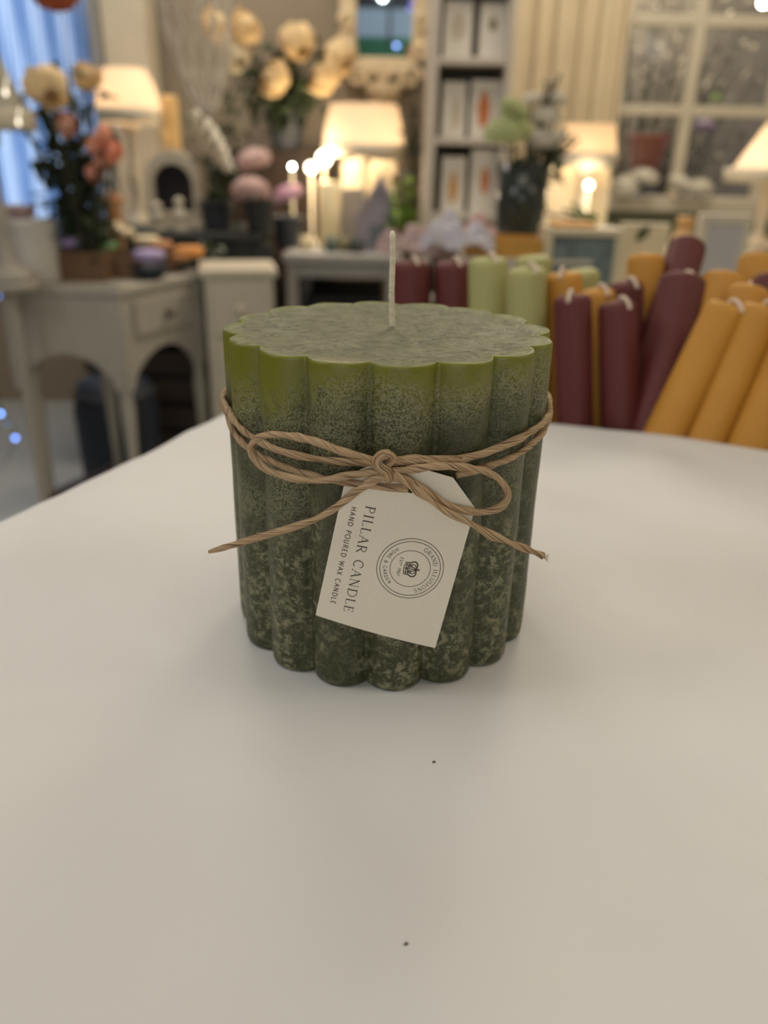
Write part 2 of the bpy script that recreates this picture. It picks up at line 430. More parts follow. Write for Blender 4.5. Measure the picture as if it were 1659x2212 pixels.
low = math_n('MAXIMUM', math_n('MULTIPLY', blot, 0.85), math_n('MULTIPLY', scratch, 0.35))
mixn = N(cn, 'ShaderNodeMix'); L(upper, mixn.inputs[0]); L(low, mixn.inputs[2]); L(vein, mixn.inputs[3])
frost = math_n('MULTIPLY', mixn.outputs[0], topfade)
patch = ramp(noise_n(45, 3, 0.5), 0.33, 0.60)
frost = math_n('MULTIPLY', frost, math_n('ADD', math_n('MULTIPLY', patch, 0.75), 0.25), clamp=True)
base = N(cn, 'ShaderNodeMix', data_type='RGBA')
base.inputs[6].default_value = lin((54, 58, 28)); base.inputs[7].default_value = lin((112, 114, 30))
L(ramp(zz, 0.086, 0.103), base.inputs[0])  # brighter band by the rim paints in light glowing through the wax
dark = N(cn, 'ShaderNodeMix', data_type='RGBA'); L(math_n('MULTIPLY', ramp(noise_n(300, 5, 1.2), 0.52, 0.64), math_n('MULTIPLY', topfade, 0.5)), dark.inputs[0])
L(base.outputs[2], dark.inputs[6]); dark.inputs[7].default_value = lin((36, 44, 24))
colm = N(cn, 'ShaderNodeMix', data_type='RGBA'); L(math_n('MULTIPLY', frost, 0.9), colm.inputs[0])
L(dark.outputs[2], colm.inputs[6]); colm.inputs[7].default_value = lin((154, 150, 118))
L(colm.outputs[2], cb.inputs['Base Color'])
cb.inputs['Subsurface Weight'].default_value = 0.35; cb.inputs['Subsurface Radius'].default_value = (0.9, 1.0, 0.12); cb.inputs['Subsurface Scale'].default_value = 0.004
rr = N(cn, 'ShaderNodeMapRange'); L(frost, rr.inputs[0]); rr.inputs[3].default_value = 0.36; rr.inputs[4].default_value = 0.6
L(rr.outputs[0], cb.inputs['Roughness'])
bp = N(cn, 'ShaderNodeBump'); bp.inputs['Strength'].default_value = 0.35; bp.inputs['Distance'].default_value = 0.0003
L(math_n('ADD', frost, math_n('MULTIPLY', scr, 0.6)), bp.inputs['Height']); L(bp.outputs[0], cb.inputs['Normal'])
# the cut top: greyed, scratched wax
cm2 = bpy.data.materials.new('green_wax_top'); cm2.use_nodes = True; cn_side = cn
cn = cm2.node_tree; cb2 = cn.nodes['Principled BSDF']; L = cn.links.new
tc = N(cn, 'ShaderNodeTexCoord')
ln = N(cn, 'ShaderNodeVectorMath', operation='LENGTH')
mp = N(cn, 'ShaderNodeMapping'); mp.inputs['Scale'].default_value = (1, 1, 0); L(tc.outputs['Object'], mp.inputs[0]); L(mp.outputs[0], ln.inputs[0])
mp2 = N(cn, 'ShaderNodeMapping'); mp2.inputs['Scale'].default_value = (0.8, 1.0, 1); L(tc.outputs['Object'], mp2.inputs[0])
sw = noise_n(130, 6, 1.5, 0.65, mp2.outputs[0])
md = noise_n(420, 5, 0.8, 0.6)
rimn = ramp(math_n('ADD', ln.outputs['Value'], math_n('MULTIPLY', noise_n(120, 3), 0.004)), 0.0462, 0.0525)
c1 = N(cn, 'ShaderNodeMix', data_type='RGBA'); L(ramp(sw, 0.36, 0.62), c1.inputs[0]); c1.inputs[6].default_value = lin((76, 79, 46)); c1.inputs[7].default_value = lin((106, 109, 74))
pits = ramp(noise_n(260, 5, 2.0, 0.7, mp2.outputs[0]), 0.57, 0.63)
c2 = N(cn, 'ShaderNodeMix', data_type='RGBA'); L(math_n('MULTIPLY', pits, 0.7), c2.inputs[0]); L(c1.outputs[2], c2.inputs[6]); c2.inputs[7].default_value = lin((62, 64, 30))
c3 = N(cn, 'ShaderNodeMix', data_type='RGBA'); L(rimn, c3.inputs[0]); L(c2.outputs[2], c3.inputs[6]); c3.inputs[7].default_value = lin((108, 114, 62))
fl = ramp(noise_n(700, 2, 0.5), 0.71, 0.75)
c4 = N(cn, 'ShaderNodeMix', data_type='RGBA'); L(math_n('MULTIPLY', fl, 0.6), c4.inputs[0]); L(c3.outputs[2], c4.inputs[6]); c4.inputs[7].default_value = lin((170, 172, 120))
L(c4.outputs[2], cb2.inputs['Base Color']); cb2.inputs['Roughness'].default_value = 0.42
cb2.inputs['Subsurface Weight'].default_value = 0.4; cb2.inputs['Subsurface Radius'].default_value = (0.9, 1.0, 0.15); cb2.inputs['Subsurface Scale'].default_value = 0.006
bp = N(cn, 'ShaderNodeBump'); bp.inputs['Strength'].default_value = 0.9; bp.inputs['Distance'].default_value = 0.0009
hh = math_n('SUBTRACT', math_n('ADD', math_n('MULTIPLY', sw, 0.9), math_n('MULTIPLY', md, 0.35)), math_n('MULTIPLY', pits, 0.5))
L(hh, bp.inputs['Height']); L(bp.outputs[0], cb2.inputs['Normal'])

croot = thing('pillar_candle', 'large dark green fluted pillar candle with mottled sides and an unlit white wick', 'candle', (CX, CY, Z0))
NF, SEG = 16, 22
OFF = [rnd.uniform(-1, 1) for _ in range(NF)]
def flute_r(a):
    # a measured from the front (-Y), towards +X
    s = (a - R(5.4)) / (2 * PI / NF); k = round(s); u = (s - k) * (2 * PI / NF)
    c0, rho = 0.0420, 0.0100
    rr_ = c0 * math.cos(u) + math.sqrt(max(0, rho * rho - (c0 * math.sin(u)) ** 2))
    side = abs(math.sin(a)) ** 3
    return rr_ + 0.00025 * OFF[k % NF] + 0.0008 * side
def cand_vert(a, rs, z, nn_=0):
    r_ = flute_r(a) * rs
    return (r_ * math.sin(a), -r_ * math.cos(a), z)
prof = [(0.962, 0.0), (0.982, 0.0005), (0.992, 0.0016), (0.996, 0.0032)] + [(0.996 + 0.010 * (i / 60), 0.0032 + (CH - 0.0045) * i / 60 * 0.985) for i in range(1, 61)]
zt = prof[-1][1]
prof += [(1.006, CH - 0.0009), (1.004, CH - 0.0003), (0.999, CH), (0.993, CH + 0.0001)]
na_ = NF * SEG; P = []; Fc = []
for rs, z in prof:
    for i in range(na_):
        a = 2 * PI * i / na_ + R(5.4 + 11.25)
        v = Vector(cand_vert(a, rs, z))
        d_ = noise.noise(Vector((v.x * 90, v.y * 90, v.z * 60))) * 0.00022 + noise.noise(Vector((v.x * 300, v.y * 300, v.z * 220))) * 0.00008
        n_ = Vector((v.x, v.y, 0)).normalized()
        v += n_ * d_
        if z > CH - 0.002: v.z += 0.00035 * noise.noise(Vector((v.x * 130, v.y * 130, 0)))
        P.append(v)
for j in range(len(prof) - 1):
    for i in range(na_):
        a, c = j * na_ + i, j * na_ + (i + 1) % na_
        Fc.append((a, c, c + na_, a + na_))
nside = len(Fc)
# top disc
rings = [0.985, 0.97, 0.94, 0.90, 0.86, 0.82, 0.76, 0.7, 0.63, 0.56, 0.48, 0.4, 0.32, 0.24, 0.16, 0.09, 0.04]
last = (len(prof) - 1) * na_
for q, rs in enumerate(rings):
    st = len(P)
    for i in range(na_):
        a = 2 * PI * i / na_ + R(5.4 + 11.25)
        bl = min(1, max(0, (0.985 - rs) / 0.12)); r_ = (flute_r(a) * (1 - bl) + 0.0495 * bl) * rs
        x, y = r_ * math.sin(a), -r_ * math.cos(a)
        z = CH - 0.0009 * min(1, (1 - rs) / 0.2) - 0.0012 * math.exp(-(r_ / 0.012) ** 2) * 0
        z += 0.00045 * noise.noise(Vector((x * 60, y * 60, 2))) + 0.0003 * noise.noise(Vector((x * 160, y * 230, 5)))
        z += 0.0009 * math.exp(-(((x - 0.001) ** 2 + (y - 0.006) ** 2) / 0.0035 ** 2))
        P.append(Vector((x, y, z)))
    for i in range(na_):
        a, c = last + i, last + (i + 1) % na_
        Fc.append((a, c, st + (i + 1) % na_, st + i))
    last = st
P.append(Vector((0, 0, CH - 0.0009))); ce = len(P) - 1
for i in range(na_): Fc.append((last + i, last + (i + 1) % na_, ce))
Fc.append(tuple(range(na_ - 1, -1, -1)))
b = MB(); b.add(P, Fc)
body = b.build('candle_body', cm, croot); body.data.materials.append(cm2)
for i, p in enumerate(body.data.polygons):
    if nside - na_ <= i < len(Fc) - 1: p.material_index = 1
wb, wt = at(849, 702, 0.2690), at(848, 499, 0.2685)
wl = [Vector(wb) - Vector((CX, CY, Z0)), Vector(at(846, 640, 0.269)) - Vector((CX, CY, Z0)), Vector(at(848, 560, 0.269)) - Vector((CX, CY, Z0)), Vector(wt) - Vector((CX, CY, Z0))]
wl[0].z = CH - 0.003
b = MB(); pw = catmull(wl, 0.0012); b.tube(pw, [0.00100 + 0.00004 * math.sin(i * 2.1) for i in range(len(pw) - 1)] + [0.0006], 10)
b.build('wick', mat('waxed_wick', (230, 220, 198), 0.6, sss=0.3, scale=600, bump=0.4), croot)

# ------------------------------------------------------------------ surfaces in front of the candle
def oncyl(px, py, Rc, front):
    """where the line of sight meets an upright cylinder whose nearest point lies at y=front"""
    cy = front + Rc; v = ray(px, py); ox, oy = CAM.x - CX, CAM.y - cy
    A = v.x ** 2 + v.y ** 2; B = ox * v.x + oy * v.y; Cc = ox * ox + oy * oy - Rc * Rc
    D = B * B - A * Cc
    t = (-B - math.sqrt(D)) / A if D > 0 else -B / A
    p = CAM + v * t
    if D <= 0:
        q = Vector((p.x - CX, p.y - cy, 0)).normalized() * Rc; p = Vector((CX + q.x, cy + q.y, p.z))
    return p
# --- tag surface: gently bowed
TRc, TFr = 0.16, CY - 0.0548
def tag_sz(px, py):
    p = oncyl(px, py, TRc, TFr); return Vector((TRc * math.asin((p.x - CX) / TRc), p.z))
def tag_w(s_, z_, off=0.0):
    a = s_ / TRc; rr_ = TRc + off
    return Vector((CX + rr_ * math.sin(a), TFr + TRc - rr_ * math.cos(a), z_))
outline = [tag_sz(*p) for p in ((742, 1052), (779, 1014), (796, 1008), (925, 1016), (979, 1032), (1026, 1097), (940, 1399), (682, 1328))]
pm, pn, pb = nodes('tag_card'); L = pn.links.new
tc = N(pn, 'ShaderNodeTexCoord'); nz = N(pn, 'ShaderNodeTexNoise'); nz.inputs['Scale'].default_value = 1800; L(tc.outputs['Object'], nz.inputs['Vector'])
crp = N(pn, 'ShaderNodeValToRGB'); crp.color_ramp.elements[0].color = lin((224, 216, 196)); crp.color_ramp.elements[1].color = lin((236, 229, 212))
L(nz.outputs['Fac'], crp.inputs[0]); L(crp.outputs[0], pb.inputs['Base Color']); pb.inputs['Roughness'].default_value = 0.5
bp = N(pn, 'ShaderNodeBump'); bp.inputs['Strength'].default_value = 0.08; bp.inputs['Distance'].default_value = 0.0002
L(nz.outputs['Fac'], bp.inputs['Height']); L(bp.outputs[0], pb.inputs['Normal'])
hc = tag_sz(889, 1050); hr = 0.0021
bm = bmesh.new()
def ringedges(pts):
    vv = [bm.verts.new((p[0], p[1], 0)) for p in pts]
    return [bm.edges.new((vv[i], vv[(i + 1) % len(vv)])) for i in range(len(vv))]
ed = ringedges(outline) + ringedges([(hc.x + hr * math.cos(2 * PI * i / 20), hc.y + hr * math.sin(2 * PI * i / 20)) for i in range(20)])
bmesh.ops.triangle_fill(bm, use_beauty=True, edges=ed)
xs = [p.x for p in outline]
for i in range(1, 24):
    x = min(xs) + (max(xs) - min(xs)) * i / 24
    bmesh.ops.bisect_plane(bm, geom=bm.verts[:] + bm.edges[:] + bm.faces[:], plane_co=(x, 0, 0), plane_no=(1, 0, 0))
bmesh.ops.recalc_face_normals(bm, faces=bm.faces[:])
tagc = tag_w((min(xs) + max(xs)) / 2, sum(p.y for p in outline) / len(outline))
troot2 = thing('gift_tag', 'cream card tag printed with brown lettering tied to the green candle', 'tag', tagc)
for v in bm.verts: v.co = tag_w(v.co.x, v.co.y) - tagc
me = bpy.data.meshes.new('card'); bm.to_mesh(me); bm.free(); me.materials.append(pm)
o = bpy.data.objects.new('card', me); COL.objects.link(o); o.parent = troot2
for p in me.polygons: p.use_smooth = False
so = o.modifiers.new('thick', 'SOLIDIFY'); so.thickness = 0.0004; so.offset = 0

# --- stroke lettering
def arc(cx, cy, rx, ry, a0, a1, n=14):
    return [(cx + rx * math.cos(R(a0 + (a1 - a0) * i / n)), cy + ry * math.sin(R(a0 + (a1 - a0) * i / n))) for i in range(n + 1)]
K, H_, S_ = 1.0, 0.42, 'serif'
def glyphs():
    g = {}
    g['P'] = (.66, [([(.15, 0), (.15, 1)], K), ([(.15, .98), (.36, .98)] + arc(.36, .73, .23, .25, 90, -90) + [(.15, .48)], .6)], [(.15, 0, .12), (.11, 1, .10)])
    g['I'] = (.36, [([(.18, 0), (.18, 1)], K)], [(.18, 0, .12), (.18, 1, .12)])
    g['L'] = (.62, [([(.15, 0), (.15, 1)], K), ([(.15, .02), (.56, .02)], H_)], [(.15, 1, .12), ('v', .56, .02, .20)])
    g['A'] = (.80, [([(.07, 0), (.40, 1)], H_), ([(.39, 1), (.74, 0)], K), ([(.18, .36), (.60, .36)], H_)], [(.07, 0, .10), (.74, 0, .11)])
    g['R'] = (.74, g['P'][1] + [([(.34, .48), (.70, 0)], K)], [(.15, 0, .12), (.11, 1, .10), (.72, 0, .06)])
    g['C'] = (.84, [(arc(.46, .5, .38, .5, 48, 312, 26), .8)], [('v', .72, .87, .68)])
    g['G'] = (.90, [(arc(.46, .5, .38, .5, 48, 320, 26), .8), ([(.76, .42), (.76, .12)], K)], [('v', .72, .87, .70), (.76, .42, .11)])
    g['N'] = (.88, [([(.15, 0), (.15, 1)], H_), ([(.14, 1), (.73, 0)], K), ([(.73, 0), (.73, 1)], H_)], [(.15, 0, .11), (.10, 1, .08), (.73, 1, .11)])
    g['D'] = (.90, [([(.15, 0), (.15, 1)], K), ([(.15, .98), (.38, .98)] + arc(.38, .5, .42, .48, 90, -90, 20) + [(.15, .02)], .65)], [(.10, 0, .08), (.10, 1, .08)])
    g['E'] = (.66, [([(.15, 0), (.15, 1)], K), ([(.15, .98), (.54, .98)], H_), ([(.15, .52), (.44, .52)], H_), ([(.15, .02), (.58, .02)], H_)], [(.10, 0, .08), (.10, 1, .08), ('v', .54, .98, .82), ('v', .58, .02, .19), ('v', .44, .44, .60)])
    g['U'] = (.84, [([(.15, 1), (.15, .32)] + arc(.42, .32, .27, .32, 180, 360) + [(.69, .32), (.69, 1)], .7)], [(.15, 1, .12), (.69, 1, .10)])
    g['S'] = (.56, [(arc(.28, .74, .20, .25, 35, 260, 14) + arc(.28, .25, .21, .25, 82, -150, 14), .75)], [])
    g['O'] = (.94, [(arc(.47, .5, .40, .5, 0, 360, 34), .75)], [])
    g['H'] = (.86, [([(.15, 0), (.15, 1)], K), ([(.71, 0), (.71, 1)], K), ([(.15, .52), (.71, .52)], H_)], [])
    g['W'] = (1.10, [([(.05, 1), (.30, 0), (.55, .95), (.80, 0), (1.05, 1)], K)], [])
    g['X'] = (.74, [([(.07, 0), (.67, 1)], K), ([(.07, 1), (.67, 0)], K)], [])
    g['M'] = (1.0, [([(.12, 0), (.16, 1), (.50, .15), (.84, 1), (.88, 0)], K)], [])
    g['T'] = (.66, [([(.33, 0), (.33, 1)], K), ([(.04, .97), (.62, .97)], K)], [])
    g['&'] = (.80, [([(.74, 0), (.22, .66)] + arc(.37, .80, .17, .18, 200, -30, 12) + [(.14, .40)] + arc(.33, .24, .25, .24, 150, 330, 12) + [(.70, .46)], .8)], [])
    g['1'] = (.42, [([(.08, .8), (.24, 1), (.24, 0)], K)], [])
    g['9'] = (.62, [(arc(.30, .70, .23, .28, 0, 360, 18), K), ([(.53, .70), (.50, .35), (.24, 0)], K)], [])
    g['8'] = (.62, [(arc(.30, .75, .18, .23, 0, 360, 16), K), (arc(.30, .26, .24, .26, 0, 360, 18), K)], [])
    g['7'] = (.56, [([(.06, .98), (.50, .98), (.18, 0)], K)], [])
    g['\u00ba'] = (.36, [(arc(.18, .82, .12, .15, 0, 360, 12), K), ([(.06, .56), (.30, .56)], K)], [])
    g[' '] = (.45, [], [])
    return g
GL = glyphs()
def layout(text, spacing, serif):
    out = []; x = 0
    for ch in text:
        wd, st, sf = GL[ch]
        ss = [([(px_ + x, py_) for px_, py_ in pts], wt_ if serif else 1.0) for pts, wt_ in st]
        if serif:
            for q in sf:
                if q[0] == 'v': ss.append(([(q[1] + x, q[2]), (q[1] + x + .01, q[3])], .5))
                else: ss.append(([(q[0] + x - q[2], q[1]), (q[0] + x + q[2], q[1])], .38))
        out.append((x, wd, ss)); x += wd + spacing
    return out, x - spacing
def ribbon(mb, pts, hw, fn):
    P = []; k = len(pts)
    cl_ = (Vector(pts[0]) - Vector(pts[-1])).length < 1e-6
    for i in range(k):
        a = Vector(pts[i - 1] if i else (pts[-2] if cl_ else pts[0])); c = Vector(pts[i + 1] if i < k - 1 else (pts[1] if cl_ else pts[-1]))
        p = Vector(pts[i]); d1 = (p - a); d2 = (c - p)
        if d1.length < 1e-9: d1 = d2
        if d2.length < 1e-9: d2 = d1
        d1.normalize(); d2.normalize(); n1_ = Vector((-d1.y, d1.x)); n2_ = Vector((-d2.y, d2.x))
        nn2 = n1_ + n2_
        if nn2.length < 0.2: nn2 = n1_
        nn2.normalize(); nn2 = nn2 / max(0.55, nn2.dot(n1_))
        P.append(fn(*(p + nn2 * hw))); P.append(fn(*(p - nn2 * hw)))
    mb.add(P, [(2 * i, 2 * i + 1, 2 * i + 3, 2 * i + 2) for i in range(k - 1)], None, False)
INK = mat('brown_ink', (66, 56, 42), 0.6)
TOFF = 0.00026
def sub(pts, n):
    out = []
    for i in range(len(pts) - 1):
        m_ = n if len(pts) < 8 else 1
        for j in range(m_): out.append((pts[i][0] + (pts[i + 1][0] - pts[i][0]) * j / m_, pts[i][1] + (pts[i + 1][1] - pts[i][1]) * j / m_))
    return out + [pts[-1]]
def text_line(name, text, b0, b1, cap_px, spacing, serif, wt_):
    A, B = tag_sz(*b0), tag_sz(*b1); e = (B - A).normalized(); up = Vector((-e.y, e.x))
    cap = (tag_sz(*cap_px[1]) - tag_sz(*cap_px[0])).length
    lay, W_ = layout(text, spacing, serif); sx = (B - A).length / W_
    mb = MB()
    fn = lambda x, y: tag_w((A + e * (x * sx) + up * (y * cap)).x, (A + e * (x * sx) + up * (y * cap)).y, TOFF) - tagc
    for x, wd, ss in lay:
        for pts, k_ in ss: ribbon(mb, sub(pts, 2), wt_ * k_ / 2, fn)
    return mb.build(name, INK, troot2)
text_line('title_text', 'PILLAR CANDLE', (791, 1091), (742, 1319), ((791, 1091), (812, 1095)), 0.13, True, 0.105)
text_line('subtitle_text', 'HAND POURED WAX CANDLE', (760, 1093), (714, 1302), ((760, 1093), (771, 1095)), 0.20, False, 0.135)
sc_ = tag_sz(886, 1228)
A, B = tag_sz(791, 1091), tag_sz(742, 1319); te = (B - A).normalized(); tu = Vector((-te.y, te.x))
Rout = (tag_sz(958, 1228) - tag_sz(814, 1228)).length / 2
def seal(x, y, k=1.0):   # x along reading direction, y up, unit = outer radius
    q = sc_ + te * (x * Rout) + tu * (y * Rout); return tag_w(q.x, q.y, TOFF) - tagc
mb = MB()
for r_, hw in ((1.0, .009), (.905, .009), (.605, .008)):
    ribbon(mb, arc(0, 0, r_, r_, 0, 360, 90), hw, seal)
mb.build('seal_ring', INK, troot2)
def arc_text(name, text, rad, cap, amid, aspan, top, serif, wt_, spacing):
    lay, W_ = layout(text, spacing, serif); mb = MB()
    for x, wd, ss in lay:
        for pts, k_ in ss:
            def fn(px_, py_):
                t = px_ / W_ - 0.5
                if top: a = amid - t * aspan; r_ = rad + py_ * cap
                else: a = amid + t * aspan; r_ = rad - py_ * cap
                return seal(r_ * math.cos(R(a)), r_ * math.sin(R(a)))
            # stroke width is in glyph units, height scaled by cap
            ribbon(mb, sub(pts, 3), wt_ * k_ / 2, fn)
    return mb.build(name, INK, troot2)
arc_text('seal_name_text', 'GRAND ILLUSIONS', .70, .125, 90, 138, True, True, .12, .16)
arc_text('seal_subtitle_text', 'HOME & GARDEN', .81, .105, 270, 100, False, False, .12, .28)
A, B = tag_sz(867, 1203), tag_sz(858, 1244)
mb = MB(); lay, W_ = layout('EST\u00ba 1987', .25, False)
for x, wd, ss in lay:
    for pts, k_ in ss: ribbon(mb, sub(pts, 2), .07, lambda x_, y_: seal(-.33 + .62 * x_ / W_, -.36 + .085 * y_))
mb.build('seal_date_text', INK, troot2)
mb = MB()   # crown
def cst(pts, hw=.012): ribbon(mb, pts, hw, seal)
for y in (-.16, -.10, -.05): cst([(-.20 + .4 * i / 10, y - .03 * math.sin(PI * i / 10)) for i in range(11)])
cst([(-.20, -.16), (-.20, -.05)]); cst([(.20, -.16), (.20, -.05)])
for sx in (-1, 1):
    cst([(sx * .19, -.05), (sx * .25, .06), (sx * .24, .15), (sx * .16, .20), (sx * .05, .19), (0, .17)], .02)
    cst([(sx * .12, -.06), (sx * .16, .05), (sx * .14, .13), (sx * .07, .17), (0, .17)], .012)
    cst([(sx * .05, -.07), (sx * .07, .04), (sx * .05, .12), (0, .17)], .014)
    cst(arc(sx * .09, -.0, .03, .04, 0, 360, 8), .014)
    cst(arc(sx * .13, -.12, .018, .018, 0, 360, 8), .010)
cst([(0, -.07), (0, .17)], .014); cst(arc(0, -.125, .022, .022, 0, 360, 8), .012)
cst(arc(0, .20, .022, .022, 0, 360, 8), .012); cst([(0, .21), (0, .29)], .012); cst([(-.035, .255), (.035, .255)], .012)
mb.build('crown_emblem', INK, troot2)

# ------------------------------------------------------------------ twine
wm, wn, wbs = nodes('paper_twine'); L = wn.links.new
ab = N(wn, 'ShaderNodeAttribute', attribute_name='cord')
nz = N(wn, 'ShaderNodeTexNoise'); nz.inputs['Scale'].default_value = 1.0; nz.inputs['Detail'].default_value = 3; L(ab.outputs['Vector'], nz.inputs['Vector'])
cr = N(wn, 'ShaderNodeValToRGB'); e = cr.color_ramp.elements
e[0].position = 0.36; e[0].color = lin((88, 64, 42)); e[1].position = 0.46; e[1].color = lin((172, 142, 106))
e2 = cr.color_ramp.elements.new(0.68); e2.color = lin((196, 170, 134))
L(nz.outputs['Fac'], cr.inputs[0]); L(cr.outputs[0], wbs.inputs['Base Color']); wbs.inputs['Roughness'].default_value = 0.6
bp = N(wn, 'ShaderNodeBump'); bp.inputs['Strength'].default_value = 0.7; bp.inputs['Distance'].default_value = 0.0003
L(nz.outputs['Fac'], bp.inputs['Height']); L(bp.outputs[0], wbs.inputs['Normal'])
def cord(name, pts, parent, origin, r0=0.00100, twist=330, flat=0.92, taper=False, n=18, seed=0):
    pts = catmull(pts, 0.0006); k = len(pts); P = []; at_ = []; Fc = []
    t0 = (pts[1] - pts[0]).normalized(); up = Vector((0, 0, 1)) if abs(t0.z) < .9 else Vector((1, 0, 0)); nrm = t0.cross(up).normalized(); s = 0
    for j, p in enumerate(pts):
        if j: s += (p - pts[j - 1]).length
        t = (pts[min(j + 1, k - 1)] - pts[max(j - 1, 0)]).normalized()
        nrm = (nrm - t * nrm.dot(t)).normalized(); bn = t.cross(nrm)
        ph = s * twist + 1.5 * math.sin(s * 90 + seed)
        sc = 1 + 0.09 * math.sin(s * 210 + seed) + 0.06 * math.sin(s * 530 + seed * 2)
        if taper:
            sc *= min(1, 0.55 + (k - 1 - j) * 0.05) if taper == 'end' else 1
        for i in range(n):
            a = 2 * PI * i / n
            lob = 1 + 0.06 * math.sin(2 * a + 1) + 0.08 * abs(math.sin(1.5 * a)) - 0.05
            x, y = r0 * sc * lob * math.cos(a) * 1.1, r0 * sc * lob * math.sin(a) * flat * 1.1
            cx_, sx_ = math.cos(ph), math.sin(ph)
            P.append(p + nrm * (x * cx_ - y * sx_) + bn * (x * sx_ + y * cx_) - origin)
            at_.append((4.6 * math.cos(a) + seed, 4.6 * math.sin(a), s * 90))
    for j in range(k - 1):
        for i in range(n):
            a, c = j * n + i, j * n + (i + 1) % n; Fc.append((a, c, c + n, a + n))
    Fc += [tuple(range(n - 1, -1, -1)), tuple((k - 1) * n + i for i in range(n))]
    b = MB(); b.add(P, Fc); o = b.build(name, wm, parent)
    A_ = o.data.attributes.new('cord', 'FLOAT_VECTOR', 'POINT')
    for i, q in enumerate(at_): A_.data[i].vector = q
    return o
def cpx(x, y): return (430 + x / 2.074, 840 + y / 2.074)
def wrap(lst, off=0.0012): return [oncyl(*cpx(x, y), 0.0524 + off, CY - 0.0524 - off) for x, y in lst]
def bow(lst, Rc, fr_): return [oncyl(*cpx(x, y), Rc, fr_) for x, y in lst]
def back(pl, pr, r_=0.0545, n=9):
    a0 = math.atan2(pl.x - CX, -(pl.y - CY)); a1 = math.atan2(pr.x - CX, -(pr.y - CY)) - 2 * PI
    return [Vector((CX + r_ * math.sin(a0 + (a1 - a0) * i / (n + 1)), CY - r_ * math.cos(a0 + (a1 - a0) * i / (n + 1)), pl.z + (pr.z - pl.z) * i / (n + 1))) for i in range(1, n + 1)]
kn = oncyl(*cpx(835, 345), 0.055, CY - 0.0565)
twroot = thing('twine_bow', 'brown twisted paper twine tied in a bow around the green candle', 'twine', kn)
fk = CY - 0.0572
l1 = wrap([(812, 337), (740, 333), (600, 322), (450, 300), (330, 265), (230, 210), (172, 160), (140, 110)])
r1 = wrap([(1578, 92), (1560, 130), (1520, 170), (1450, 212), (1370, 250), (1260, 292), (1170, 310), (1070, 314), (960, 314), (862, 320)])
cord('wrap', l1 + back(l1[-1], r1[0]) + r1, twroot, kn, seed=1)
l2 = bow([(936, 446), (900, 446), (800, 438), (700, 424)], 0.09, fk + 0.001) + wrap([(600, 408), (520, 392), (420, 362), (300, 312), (220, 262), (160, 200), (133, 130)])
r2 = wrap([(1586, 75), (1572, 140), (1530, 205), (1470, 262), (1400, 308), (1300, 345), (1220, 370), (1150, 390)], 0.0012)
cord('wrap', l2 + back(l2[-1], r2[0], 0.0545) + r2, twroot, kn, seed=2)
r3 = wrap([(1480, 196), (1430, 232), (1340, 268), (1240, 300), (1160, 320)], 0.0016) + bow([(1060, 328), (960, 330), (870, 330)], .09, CY - 0.0550)
cord('wrap', r3, twroot, kn, seed=3, r0=0.0009)
cord('loop', bow([(815, 335), (740, 305), (640, 280), (520, 235), (400, 209), (310, 206), (252, 228), (232, 268), (255, 318), (310, 365), (400, 395), (500, 411), (570, 408), (660, 390), (750, 377), (832, 374)], 0.075, fk + 0.0004), twroot, kn, seed=4)
cord('loop', bow([(862, 366), (960, 360), (1060, 346), (1170, 350), (1270, 366), (1340, 402), (1382, 460), (1368, 512), (1310, 546), (1230, 551), (1140, 530), (1060, 488), (980, 432), (915, 396), (862, 378)], 0.085, fk - 0.0006), twroot, kn, seed=5)
cord('tail', bow([(836, 392), (780, 412), (690, 470), (600, 540), (500, 592), (380, 632), (250, 670), (140, 703), (46, 730)], 0.14, fk - 0.0010), twroot, kn, seed=6, taper='end')
cord('tail', bow([(866, 384), (940, 428), (1030, 494), (1120, 556), (1200, 594), (1300, 650), (1420, 700), (1542, 748)], 0.14, fk - 0.0016), twroot, kn, seed=7, r0=0.00108, flat=0.7)
kf = fk - 0.0022
kp = bow([(848, 303), (824, 299), (804, 312), (800, 334), (816, 352), (838, 364), (850, 384), (850, 404), (842, 415)], 0.08, kf)
for i, dy in enumerate((0.0012, .0003, 0, -.0003, -.0006, -.0006, -.0003, 0.0004, .0014)): kp[i].y += dy
cord('knot', kp, twroot, kn, r0=0.00125, seed=8, twist=200, flat=.7)
kp = bow([(818, 322), (826, 302), (848, 297), (866, 306), (862, 326), (846, 344), (830, 372), (834, 396)], 0.08, kf)
for i, dy in enumerate((0.0022, .0008, .0004, .0006, .0010, .0014, .0018, .0022)): kp[i].y += dy
cord('knot', kp, twroot, kn, r0=0.00125, seed=11, twist=200, flat=.7)
for i in range(5):   # frayed tip
    p = oncyl(*cpx(1536, 744), 0.14, fk - 0.0016)
    b = MB(); q = p - kn; b.tube([q, q + Vector((0.0012, 0.0004, -0.0004 - 0.0003 * i)), q + Vector((0.0022, 0.0008, -0.0002 - 0.0006 * i))], 0.0001, 5); b.build('fibre', wm, twroot)

# ================================================================== the shop behind
def px_w(npx, Y, py=600):
    """real width of npx pixels at distance Y"""
    return npx / F * Y
